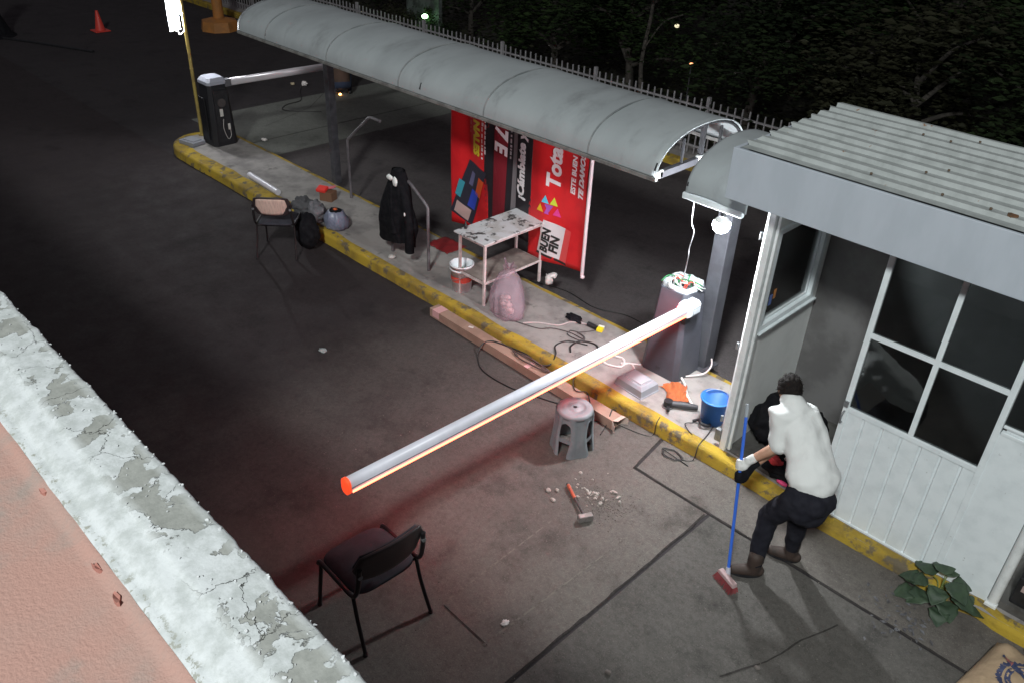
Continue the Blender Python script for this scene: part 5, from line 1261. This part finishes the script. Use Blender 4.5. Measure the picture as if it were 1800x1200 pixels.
tag(o, "dark red cloth lying on the island left of the white table", "cloth"); recentre(o, (-7.6, 6.6, .15))

# ================================================================== LANE ITEMS
hm = thing("sledge_hammer", "short sledge hammer with orange and black handle lying among rubble", "hammer", (-3.26, 4.30, .006), math.atan2(4.21-4.40, -3.09+3.44)); hm.scale = (1.14, 1.2, 1.2)
q = MB(); q.tube([(-.22, 0, .022), (-.02, 0, .024)], [.015, .014], 10, squash=.8); q.tube([(-.0201, 0, .024), (.16, 0, .03)], .012, 8, squash=.8)
q.obj("handle", mat("hammer_handle", (0.06, 0.055, 0.055), .6), hm, smooth=True)
q = MB(); q.tube([(-.20, 0, .023), (-.05, 0, .0245)], [.0165, .0150], 10, squash=.8); q.obj("grip", mat("hammer_orange", (0.55, 0.12, 0.06), .55, 0, (.35, .09, .06), 20), hm, smooth=True)
q = MB(); q.box((.175, 0, .034), (.05, .115, .05), taper=.92); q.obj("head", mat("steel_worn", (0.30, 0.28, 0.27), .45, .6, (.2, .19, .18), 20), hm, bevel=.008)
M_RB = mat("rubble_pale", (0.36, 0.33, 0.30), .9, 0, (.25, .23, .21), 30)
rn = random.Random(17)
def stone(loc, r_, seed, label, group="rubble pieces around the hammer"):
    q = MB(); q.ball((0, 0, 0), r_*rn.uniform(.9, 1.8), r_*rn.uniform(.6, 1), r_*.6, .35, 1.4, 2, seed); o = q.obj("rubble_piece", M_RB); o.location = (loc[0], loc[1], .006+r_*.45); o.rotation_euler = (0, 0, rn.uniform(0, 6)); tag(o, label, "rubble", group)
lab_far = "small pale rubble chip scattered around the hammer"
for i in range(34):
    a = rn.uniform(0, 6.3); d_ = abs(rn.gauss(0, .16)); stone((-3.26+math.cos(a)*d_*1.2, 4.52+math.sin(a)*d_*.8), rn.choice((.006, .009, .012, .018)), i, lab_far)
for (x, y, lb_) in ((-3.55, 4.25, "longest pale rubble chunk, farthest left of the hammer handle"), (-3.50, 4.31, "pale rubble chunk just right of the leftmost long chunk"), (-3.44, 4.19, "pale rubble chunk below the end of the orange hammer grip"),
                    (-3.14, 4.66, "pale upright rubble chunk farthest right of the hammer, towards the kerb"), (-3.13, 4.46, "pale rubble chunk midway between the hammer head and the kerb side chunk")): stone((x, y), .022, int(x*-100), lb_)
q = MB(); rn = random.Random(6)
for i in range(900):
    a = rn.uniform(0, 6.3); d_ = abs(rn.gauss(0, .17)); s_ = rn.uniform(.0015, .006); q.box((-3.15+math.cos(a)*d_*1.3, 4.50+math.sin(a)*d_, .008), (s_*1.5, s_, s_), Matrix.Rotation(rn.uniform(0, 3), 3, 'Z'))
for i in range(500): 
    x = rn.uniform(-5.5, .2); y = rn.uniform(2.2, 5.5); s_ = rn.uniform(.0015, .006); q.box((x, y, .008), (s_*1.5, s_, s_), Matrix.Rotation(rn.uniform(0, 3), 3, 'Z'))
tag(q.obj("gravel", mat("dirt_crumbs", (0.10, 0.085, 0.075), .95, 0, (.2, .18, .16), 40)), "scattered dirt crumbs and fine grit on the lane", "grit", kind="stuff")
crumple("paper_scrap", "small white paper scrap on the lane at the bottom of the photo", "paper", (-2.79, 2.97, .004), (.022, .03, .008), mat("scrap_white", (0.65, 0.6, 0.58), .8), 51, .5)
crumple("paper_scrap", "pale crumpled scrap on the dark lane left of the boom tip", "paper", (-6.76, 4.06, .0), (.05, .035, .012), mat("dim_scrap", (0.30, 0.33, 0.33), .8), 52, .5)
crumple("paper_scrap", "white scrap on the exit lane by the far cabinet", "paper", (-13.21, 7.17, .004), (.06, .04, .02), mat("scrap_white", (0.65, 0.6, 0.58), .8), 53, .4)
crumple("paper_scrap", "white crumpled scrap on the exit lane under the far boom", "paper", (-15.78, 9.66, .004), (.07, .05, .05), mat("scrap_white", (0.65, 0.6, 0.58), .8), 54, .5)
crumple("paper_scrap", "tan scrap on the exit lane just left of the white one", "paper", (-15.98, 9.50, .004), (.045, .04, .03), mat("tan_scrap", (0.40, 0.33, 0.22), .8), 55, .5)
for i, (x, y) in enumerate(((-2.16, 2.77), (-1.70, 2.42), (-2.0, 3.2), (-1.60, 3.42), (-1.30, 4.0))):
    q = MB(); q.ball((0, 0, .012), .022, .016, .014, .4, 1.6, 2, i+60); o = q.obj("stone", mat("dark_stone", (0.14, 0.12, 0.11), .9)); o.location = (x, y, .004)
    tag(o, ("small stone on the rough lane near the joint", "small stone at the bottom edge near the joint", "small dark stone beside the long open joint", "small stone left of the man's shadow", "pale stone in the shadow below the man's feet")[i], "stone")
# leaf litter patch
q = MB(); rn = random.Random(14)
for i in range(70):
    x = -.80+rn.gauss(0, .12); y = 5.15+rn.gauss(0, .14); s_ = rn.uniform(.012, .03)
    m3 = Matrix.Rotation(rn.uniform(0, 6.3), 3, 'Z') @ Matrix.Rotation(rn.uniform(-.4, .4), 3, 'X')
    c_ = Vector((x, y, .012+rn.random()*.012)); q.add([c_+m3 @ Vector(t) for t in ((-s_, 0, 0), (0, -s_*.5, .003), (s_, 0, 0), (0, s_*.5, .003))], [(0, 1, 2, 3)])
tag(q.obj("dead_leaves", mat("dead_leaf", (0.07, 0.065, 0.07), .6, 0, (.12, .12, .13), 18)), "scatter of dark dead leaves and scraps on the lane left of the plant", "leaves", kind="stuff")
# dark oily stains are in the asphalt; plant at the kerb
pl = thing("weed_plant", "broad leaved green plant growing at the foot of the booth kerb", "plant", (-.67, 5.60, 0))
M_PL = mat("weed_leaf", (0.040, 0.068, 0.036), .6, 0, (.028, .05, .028), 9, bump=.15, bs=40); M_STM = mat("weed_stem", (.16, .20, .06), .6)
q = MB(); rn = random.Random(3)
lv = [(-2.8, .12, .10), (-2.1, .14, .05), (-1.5, .08, .14), (-.9, .12, .06), (-.2, .12, .11), (.6, .09, .16), (1.6, .08, .18), (2.6, .13, .13), (3.3, .18, .08), (-1.2, .20, .03), (.1, .18, .06), (-2.4, .22, .03), (-.5, .05, .20), (2.1, .04, .21)]
for a, d_, z in lv: q.tube(spline([(0, 0, 0), (math.cos(a)*d_*.35, math.sin(a)*d_*.35, z*.8+.03), (math.cos(a)*d_*.75, math.sin(a)*d_*.75, z+.01)], 4), .004, 6)
q.obj("stems", M_STM, pl, smooth=True)
for a, d_, z in lv:
    s_ = rn.uniform(.085, .12); cx, cy = math.cos(a)*d_*.75, math.sin(a)*d_*.75
    def lf_(u_, v_, a=a, s_=s_, cx=cx, cy=cy, z=z):
        t = u_; wd = s_*.78*math.sin(PI*(t**.75))**.8*(1+.06*math.sin(t*22)); y = (v_-.5)*2*wd; x = t*s_*1.75
        zz = z+.02+.02*math.sin(t*3)-.05*t*t+.28*abs(y)*(.5-t*.3)+.006*math.sin(t*14+abs(y)*40)
        return (cx+math.cos(a)*x-math.sin(a)*y, cy+math.sin(a)*x+math.cos(a)*y, max(.006, zz))
    q = MB(); q.grid(lf_, 14, 8, (0, 0, -.0012)); q.obj("leaf", M_PL, pl, smooth=True)
# kraft sack bottom right
sk = thing("paper_sack", "brown kraft sack with a dark blue cog emblem at the bottom right corner", "sack", (0.06, 5.10, .004), R(-8))
def sack(u_, v_):
    a, b_ = (u_-.5)*2, (v_-.5)*2; h = .19*(1-abs(a)**4)**.6*(1-abs(b_)**4)**.6+.05*noise.fractal(Vector((a*1.6, b_*1.6, 3)), .8, 2.0, 5)*(1-a*a*.5)
    return (a*.30, b_*.36, max(0.0, h+.01))
q = MB(); q.grid(sack, 30, 30, None); q.obj("paper_body", mat("kraft_paper", (0.42, 0.30, 0.19), .85, 0, (.34, .24, .15), 5, bump=.5, bs=18), sk, smooth=True)
M_NV = mat("navy_ink", (0.04, 0.05, 0.11), .6); M_RI = mat("dull_red_ink", (.30, .10, .09), .6)
def on_sack(x, y, off=.003):
    p = sack(x/.60+.5, y/.72+.5); return Vector((p[0], p[1], p[2]+off))
def ring(cx, cy, r0_, r1_, a0_, a1_, m, teeth=0, name="cog_emblem", off=.003):
    q = MB(); n_ = 72
    def fn(u_, v_):
        a = a0_+(a1_-a0_)*u_; rr = r0_+(r1_-r0_)*v_
        if teeth and v_ > .9: rr += .012*(1 if int(u_*n_) % 2 else 0)
        return on_sack(cx+rr*math.cos(a), cy+rr*math.sin(a), off)
    q.grid(fn, n_, 2); return q.obj(name, m, sk)
ring(.01, -.02, .135, .165, 0, 2*PI, M_NV, 1); ring(.01, -.02, .085, .120, 0, 2*PI, M_NV)
for k_ in range(10): ring(.01, -.02, .098, .108, k_*.628+.1, k_*.628+.38, mat("kraft_light", (.42, .30, .19), .8), 0, "emblem_block", .0055)
q = MB(); q.grid(lambda a, b_: on_sack(-.19+.40*a, .10-.20*a+.035*(b_-.5)*(1+math.sin(a*9)*.3), .0065), 30, 3); q.obj("emblem_bar", M_NV, sk)
q = MB(); q.grid(lambda a, b_: on_sack(-.17+.06*a, .09-.03*a+.04*(b_-.5), .0075), 6, 3); q.obj("emblem_bird", M_RI, sk)
o = MB().lathe([(0, 0), (.06, 0), (.075, .05), (.07, .10), (.05, .12), (0, .125)], n=20).obj("orange_tub", mat("orange_plastic", (0.62, 0.10, 0.03), .5), smooth=True); o.location = (.05, 5.56, .0); tag(o, "orange plastic tub between the kraft sack and the kerb, at the right edge", "tub")

# red and black bag on the kerb edge by the man
rbg = thing("tool_bag", "black bag with red and white contents on the kerb edge behind the man's arm", "bag", (-2.20, 5.84, .13))
q = MB(); q.ball((0, 0, .07), .16, .12, .10, .35, 1.8, 4, 71, -.068); q.obj("body", M_BLKCLOTH, rbg, smooth=True)
q = MB(); q.ball((-.05, -.04, .15), .07, .05, .04, .4, 2, 3, 72).ball((.05, -.06, .11), .05, .03, .03, .4, 2, 3, 73); q.obj("red_glove", mat("red_cloth", (.62, .05, .06), .7), rbg, smooth=True)
q = MB(); q.ball((.03, .0, .19), .03, .02, .035, .3, 2, 3, 74); q.obj("white_item", mat("white_item", (.7, .7, .68), .6), rbg, smooth=True)
q = MB(); q.ball((.08, -.11, .02), .06, .02, .018, .3, 2, 3, 75); q.obj("pink_item", mat("pink_item", (.65, .06, .18), .6), rbg, smooth=True)

# ================================================================== FAR THINGS
tc_ = thing("traffic_cone", "orange red traffic cone standing alone on the dark road at the top left", "cone", (-23.2, 8.37, 0))
M_CONE = mat("cone_red", (0.62, 0.05, 0.035), .5)
q = MB(); q.lathe([(.0, .50), (.03, .50), (.035, .48), (.12, .03), (.125, .025)], n=20); q.obj("cone_body", M_CONE, tc_, smooth=True)
q = MB(); q.b2((-.19, -.19, 0), (.19, .19, .028)); q.obj("base", M_CONE, tc_, bevel=.01)
yb = thing("bollard_post", "thick orange post on a block base beside the far end of the fence", "post", (-21.7, 10.9, 0))
M_OR = mat("orange_post", (.42, .17, .04), .7, 0, (.32, .14, .04), 4)
q = MB(); q.tube([(0, 0, .28), (0, 0, 3.0)], [.14, .12], 14); q.obj("shaft", M_OR, yb, smooth=True)
q = MB(); q.lathe([(0, 0), (.50, 0), (.46, .24), (.2, .30), (0, .30)], n=8); q.obj("base", M_OR, yb)
crumple("yellow_sack", "dull yellow lumps on the far pavement behind the orange post", "sack", (-20.6, 11.9, .1), (.5, .25, .15), mat("dull_yellow", (.40, .33, .13), .9), 81, .3)
pp = thing("wrapped_post", "black wrapped post base with pale clip at the top left edge", "post", (-24.1, 6.1, 0))
q = MB(); q.lathe([(.55, 0), (.45, .08), (.30, .45), (.22, .9), (.2, 1.6), (0, 1.62)], n=16); q.obj("wrap", M_BLKCLOTH, pp, smooth=True)
q = MB(); q.b2((.16, -.28, .86), (.30, -.18, .94)); q.obj("clip", mat("pale_clip", (.4, .4, .42), .5), pp)
cable("black strap trailing on the road from the wrapped post at the top left", [(-23.6, 6.2, .02), (-22.7, 6.65, .02), (-21.9, 7.0, .02), (-21.1, 7.35, .02)], .035, M_BLACK, "strap")
# post foot at lamp: small cigarette ember person behind the post

# ================================================================== PEOPLE
SKIN = mat("skin", (0.42, 0.24, 0.16), .55, 0, (.38, .20, .13), 12)
HAIR = mat("dark_hair", (0.010, 0.008, 0.008), .8, 0, (.018, .014, .012), 60, bump=.6, bs=90, spec=.15)
SHIRT = mat("white_shirt_cloth", (0.68, 0.69, 0.68), .9, 0, (.60, .61, .60), 5, .5, .75, bump=.7, bs=7, stretch=(1.5, 1.5, .55), col3=(.40, .40, .39), n3=4, t3=(.68, .80), spec=.2)
TROUS = mat("navy_black_trousers", (0.013, 0.013, 0.019), .9, 0, (.019, .019, .026), 9, bump=.4, bs=20, spec=.15)
BOOT = mat("brown_boot", (0.045, 0.028, 0.022), .7, 0, (.03, .02, .016), 14)
def blend(mb, name, m, parent, vox=.009, sm=4, world=True):
    o = mb.obj(name, m, parent, world=world)
    rm = o.modifiers.new("remesh", 'REMESH'); rm.mode = 'VOXEL'; rm.voxel_size = vox; rm.use_smooth_shade = True
    if sm:
        s_ = o.modifiers.new("smooth", 'SMOOTH'); s_.factor = .6; s_.iterations = sm
    return o
V = Vector
man = thing("person", "man in white shirt, black trousers and gloves bending to sweep by the booth door", "person", (-1.74, 4.9, 0.0))
LAT = V((.76, .65, .0)); FWD = V((-.65, .76, 0))
P0 = V((-1.88, 4.51, .02)); P1 = V((-2.27, 5.0, 1.29))
pole_at = lambda t: P0.lerp(P1, t)
HL, HR = pole_at(.665), pole_at(.595)
# continuous body: torso, neck, head, arms, hands
B = MB()
B.limb([(-1.585, 4.88, .86), (-1.615, 4.93, .965), (-1.70, 5.01, 1.08), (-1.84, 5.10, 1.22), (-1.94, 5.14, 1.31)], [.158, .168, .125, .125, .09], 18, .55, up=LAT)
B.limb([(-1.95, 5.145, 1.33), (-2.02, 5.16, 1.40)], [.055, .052], 12)
hc = V((-2.062, 5.195, 1.435))
hm_ = Matrix((LAT, V((-.55, .60, -.58)).normalized().cross(LAT)*-1, V((-.55, .60, -.58)).normalized())).transposed()
fw = V((-.60, .52, -.60)).normalized(); upv = LAT.cross(fw).normalized()
if upv.z < 0: upv = -upv
def hp_(a, b_, c_): return hc+LAT*a+fw*b_+upv*c_     # lateral, forward(face), up(crown)
hd_ = MB(); hd_.ball((0, 0, 0), .073, .092, .105, 0, 1, 4)
for i, v in enumerate(hd_.v): 
    v = V(v); k_ = 1-.22*max(0, -v.z/.105)*(1 if abs(v.x) > .0 else 1); B_ = hp_(v.x*k_, v.y, v.z); hd_.v[i] = tuple(B_)
B.add(hd_.v, hd_.f)
B.limb([hp_(0, .02, -.06), hp_(0, .055, -.085)], [.045, .03], 10)                      # jaw, chin
B.limb([hp_(0, .088, .01), hp_(0, .108, -.018)], [.009, .013], 8)                      # nose
for s_ in (-1, 1):
    B.limb([hp_(.073*s_, -.005, .015), hp_(.078*s_, -.012, -.02)], [.014, .010], 8, .5)  # ears
    B.limb([hp_(.030*s_, .076, .022), hp_(.045*s_, .070, .020)], [.012, .010], 8)        # brow
B.limb([hp_(-.02, .088, -.045), hp_(.02, .088, -.045)], [.008, .008], 8)               # lips
SL, EL, WL = V((-2.015, 5.03, 1.295)), V((-1.945, 4.985, 1.085)), V((-2.08, 4.86, .935))
SR, ER, WR = V((-1.875, 5.225, 1.275)), V((-1.95, 5.20, 1.05)), V((-2.065, 4.925, .87))
B.limb([SL, SL.lerp(EL, .5), EL], [.055, .047, .042], 12); B.limb([EL, EL.lerp(WL, .35), WL], [.043, .042, .029], 12)
B.limb([SR, SR.lerp(ER, .5), ER], [.055, .047, .042], 12); B.limb([ER, ER.lerp(WR, .35), WR], [.043, .041, .029], 12)
pd = (P1-P0).normalized()
def hand(mb, W_, H_, grow=0.0):
    """palm beside the pole, four fingers curled round it, thumb closing from the other side"""
    ap = (H_-W_); ap -= pd*ap.dot(pd); ap.normalize(); sd_ = pd.cross(ap).normalized()
    pc = H_-ap*.030
    mb.limb([W_, W_.lerp(pc, .6)+sd_*.004, pc+sd_*.012], [.027+grow, .030+grow, .034+grow], 12, .75, up=pd)
    for i, (off, ln) in enumerate(((.030, .95), (.010, 1.05), (-.010, 1.0), (-.029, .82))):
        c = H_+pd*off; q_ = .0088+grow
        ring = [c-ap*.026+sd_*.020, c-ap*.004+sd_*.030*ln, c+ap*.020+sd_*.020*ln, c+ap*.026*ln-sd_*.004, c+ap*.012-sd_*.022*ln]
        mb.limb(ring, [q_*1.08, q_*1.05, q_, q_*.95, q_*.85], 8)
    mb.limb([pc+pd*.026-sd_*.004, pc+pd*.040-sd_*.022+ap*.012, H_+pd*.034-sd_*.026+ap*.006, H_+pd*.022-sd_*.022+ap*.020], [.012+grow, .0105+grow, .0095+grow, .0085+grow], 8)
hand(B, WL, HL); hand(B, WR, HR)
body = blend(B, "body", SKIN, man, .0075, 2)
# hair
H = MB()
for i in range(1):
    q = MB(); q.ball((0, 0, 0), .083, .108, .118, .16, 6, 4, 5)
    for v in q.v:
        v = V(v)
        if v.y > .045 and v.z < .06: v.y = .045; v.z *= .9
        if v.z < -.045: v.z = -.045
        H.v.append(tuple(hp_(v.x, v.y-.012, v.z+.012)))
    H.f = list(q.f)
rn = random.Random(4)
for i in range(500):
    d = V((rn.gauss(0, 1), rn.gauss(-.2, 1), abs(rn.gauss(0, 1))*1.2-.3)).normalized(); b0 = V((d.x*.080, d.y*.098-.012, d.z*.110+.012))
    if b0.y > .05 and b0.z < .05: continue
    e = b0+d*.014+V((rn.uniform(-.012, .012), rn.uniform(-.012, .012), rn.uniform(-.01, .01))); s_ = V((rn.uniform(-1, 1), rn.uniform(-1, 1), rn.uniform(-1, 1))).normalized()*.004
    H.add([hp_(*(b0-s_)), hp_(*(b0+s_)), hp_(*e)], [(0, 1, 2)])
H.obj("hair", HAIR, man, world=True, smooth=True)
# face details as parts (dark eyes)
q = MB()
for s_ in (-1, 1): q.ball(hp_(.030*s_, .083, .004), .009, .009, .006, 0, 1, 2)
q.obj("eyes", M_BLACK, man, world=True, smooth=True)
# shirt
S = MB()
S.limb([(-1.635, 4.955, 1.0), (-1.66, 4.985, 1.03), (-1.735, 5.045, 1.11), (-1.835, 5.105, 1.20), (-1.905, 5.13, 1.265), (-1.955, 5.135, 1.305)], [.200, .192, .180, .178, .165, .12], 24, .72, up=LAT)
S.limb([(-1.95, 5.14, 1.335), (-2.01, 5.16, 1.385)], [.100, .082], 16)
S.limb([SL+V((.05, .05, .015)), SL+V((0, 0, .012)), SL.lerp(EL, .45), EL.lerp(WL, .06)+V((0, 0, .004))], [.088, .092, .084, .074], 14); S.limb([SR+V((-.03, -.02, .01)), SR.lerp(ER, .45), ER.lerp(WR, .06)], [.082, .078, .07], 14)
S.limb([SL+V((.02, .02, .015)), (-1.945, 5.13, 1.325), SR+V((-.01, .0, .015))], [.082, .100, .082], 14)
so = blend(S, "shirt", SHIRT, man, .010, 5)
tx = bpy.data.textures.new("folds", 'CLOUDS'); tx.noise_scale = .16; tx.noise_depth = 0
dm = so.modifiers.new("folds", 'DISPLACE'); dm.texture = tx; dm.strength = .034; dm.mid_level = .52
tx3 = bpy.data.textures.new('sleeve_folds', 'CLOUDS'); tx3.noise_scale = .085; tx3.noise_depth = 0
dm = so.modifiers.new('sleeve_folds', 'DISPLACE'); dm.texture = tx3; dm.strength = .020; dm.mid_level = .5
# trousers
T = MB()
hL, kL, aL = V((-1.645, 4.84, .84)), V((-1.835, 4.875, .52)), V((-1.797, 4.745, .13))
hR, kR, aR = V((-1.525, 4.955, .84)), V((-1.665, 5.03, .49)), V((-1.675, 5.11, .13))
T.limb([(-1.60, 4.905, .895), (-1.59, 4.892, .86), (-1.575, 4.87, .80)], [.178, .188, .165], 22, .74, up=LAT)
T.limb([hL+V((.01, -.01, 0)), hL.lerp(kL, .5), kL], [.114, .104, .084], 16); T.limb([kL, kL.lerp(aL, .5), aL], [.084, .070, .058], 14)
T.limb([hR+V((.0, -.01, 0)), hR.lerp(kR, .5), kR], [.118, .102, .080], 16); T.limb([kR, kR.lerp(aR, .5), aR], [.080, .070, .058], 14)
T.ball((-1.53, 4.85, .85), .10, .10, .10, 0, 1, 3)
to = blend(T, "trousers", TROUS, man, .011, 4)
tx2 = bpy.data.textures.new("folds2", 'CLOUDS'); tx2.noise_scale = .09; tx2.noise_depth = 2
dm = to.modifiers.new("folds", 'DISPLACE'); dm.texture = tx2; dm.strength = .028; dm.mid_level = .5
def boot(a, toe, nm="boot"):
    q = MB(); d = (V(toe)-V(a)); d.z = 0; d.normalize(); a = V((a[0], a[1], 0))
    q.limb([a+V((0, 0, .05)), a+V((0, 0, .19))], [.054, .062], 14); q.limb([a-d*.045+V((0, 0, .045)), a+d*.06+V((0, 0, .048)), a+d*.145+V((0, 0, .040))], [.047, .050, .042], 14, up=V((0, 0, 1)), squash=.95)
    o = blend(q, nm, BOOT, man, .008, 3)
    s_ = MB(); sd_ = V((-d.y, d.x, 0)); pts = []
    for k_ in range(20):
        t = 2*PI*k_/20; pts.append(a+d*(.050+.128*math.cos(t))+sd_*(.050*math.sin(t)))
    n_ = 20; s_.add([V((p.x, p.y, .004)) for p in pts]+[V((p.x, p.y, .022)) for p in pts], [tuple(reversed(range(n_))), tuple(range(n_, 2*n_))]+[(i, (i+1) % n_, n_+(i+1) % n_, n_+i) for i in range(n_)])
    ol = man.location; s_.v = [(x-ol.x, y-ol.y, z-ol.z) for x, y, z in s_.v]
    s_.obj("sole", M_BLACK, o)
boot(aL, (-1.92, 4.64, 0)); boot(aR, (-1.80, 5.06, 0))
# gloves
G = MB(); hand(G, WL.lerp(HL, .12), HL, .0045); G.limb([WL.lerp(EL, .10), WL.lerp(HL, .2)], [.037, .035], 12); blend(G, "glove", mat("white_glove", (0.70, 0.70, 0.68), .85, 0, (.6, .6, .58), 20, bump=.4, bs=60), man, .006, 1)
G = MB(); hand(G, WR.lerp(HR, .12), HR, .0045); G.limb([WR.lerp(ER, .03), WR.lerp(HR, .2)], [.034, .032], 12); blend(G, "glove", M_BLKCLOTH, man, .006, 1)
# belt line
# broom
br = thing("broom", "blue handled broom with red bristle head held by the man in white", "broom", tuple(P0))
M_BL = mat("broom_blue", (0.03, 0.13, 0.60), .4)
q = MB(); q.tube([P0-P0+pd*.06, P1-P0-pd*.10], .0125, 10); q.obj("handle", M_BL, br, smooth=True)
q = MB(); q.tube([P1-P0-pd*.10, P1-P0], .0135, 10); q.obj("grip_end", mat("broom_tip", (.30, .33, .36), .5), br, smooth=True)
q = MB(); q.tube([V((0, 0, 0))+pd*.02, pd*.12], [.024, .017], 12); q.obj("socket", mat("broom_socket", (.45, .45, .5), .5), br, smooth=True)
q = MB(); q.box((-.0, -.01, .055), (.20, .05, .035), Matrix.Rotation(R(-20), 3, 'Z'), .9); q.obj("head_block", mat("broom_block_pink", (.40, .28, .28), .7), br, bevel=.008)
q = MB(); rn = random.Random(2); rz3 = Matrix.Rotation(R(-20), 3, 'Z')
for i in range(420):
    x, y = rn.uniform(-.095, .095), rn.uniform(-.024, .024); b0 = rz3 @ V((x, y, .04)); b1_ = rz3 @ V((x*1.18, y*1.9-.012, rn.uniform(-.014, -.006)))
    q.tube([b0+V((0, -.01, 0)), b1_+V((0, -.01, 0))], [.0022, .0016], 3, False)
q.obj("bristles", mat("broom_bristle_red", (.22, .04, .045), .8), br)

# crouching person far behind the post
p2 = thing("person", "person in brown jacket and navy trousers crouching on the exit lane behind the steel post", "person", (-14.7, 9.9, 0.0), R(60))
B = MB(); B.limb([(0, 0, .30), (-.02, .10, .50), (0, .18, .66)], [.12, .13, .11], 16, .7, up=(1, 0, 0)); B.limb([(0, .20, .74), (0, .24, .82)], [.05, .05], 10); B.ball((0, .27, .90), .08, .10, .11, 0, 1, 3)
for s_ in (-1, 1):
    B.limb([(.15*s_, .18, .66), (.2*s_, .34, .46)], [.05, .04], 10); B.limb([(.2*s_, .34, .46), (.1*s_, .52, .38)], [.04, .028], 10)
    B.limb([(.1*s_, .52, .38), (.08*s_, .58, .36)], [.03, .028], 8)
    for k_ in range(4): B.limb([(.08*s_+.012*k_*s_, .58, .36), (.07*s_+.012*k_*s_, .63, .34), (.06*s_+.01*k_*s_, .64, .31)], [.009, .009, .008], 6)
    B.limb([(.07*s_, .56, .38), (.04*s_, .60, .38)], [.011, .009], 6)
blend(B, "body", SKIN, p2, .012, 2, world=False)
S = MB(); S.limb([(0, -.02, .30), (-.02, .09, .50), (0, .18, .68)], [.165, .185, .14], 18, .75, up=(1, 0, 0))
for s_ in (-1, 1): S.limb([(.15*s_, .17, .67), (.21*s_, .33, .47)], [.075, .062], 12); S.limb([(.21*s_, .33, .47), (.12*s_, .50, .39)], [.062, .045], 12)
blend(S, "jacket", mat("brown_jacket", (.075, .04, .028), .9, 0, (.05, .03, .02), 6), p2, .014, 3, world=False)
T = MB()
for s_ in (-1, 1): T.limb([(.09*s_, -.02, .24), (.16*s_, .34, .42)], [.10, .075], 14); T.limb([(.16*s_, .34, .42), (.15*s_, .14, .08)], [.07, .05], 12)
T.ball((0, -.03, .26), .17, .13, .12, 0, 1, 3)
blend(T, "trousers", mat("navy_jeans", (.02, .028, .055), .9), p2, .014, 3, world=False)
q = MB(); q.ball((0, .25, .925), .088, .105, .10, .08, 5, 3, 3); q.obj("hair", HAIR, p2, smooth=True)
for s_ in (-1, 1):
    q = MB(); q.limb([(.15*s_, .10, .045), (.16*s_, .27, .04)], [.045, .036], 10); q.obj("shoe", M_BLACK, p2, smooth=True)
em = MB().ball((0, 0, .02), .03, .03, .02, .2, 2, 2, 3).obj("glowing_ember", mat("ember_glow", (.9, .4, .1), .5, emit=(1.0, .38, .10), es=14), smooth=True)
em.location = (-14.76, 9.87, .0); tag(em, "small orange glowing point on the exit lane beside the crouching person", "ember")
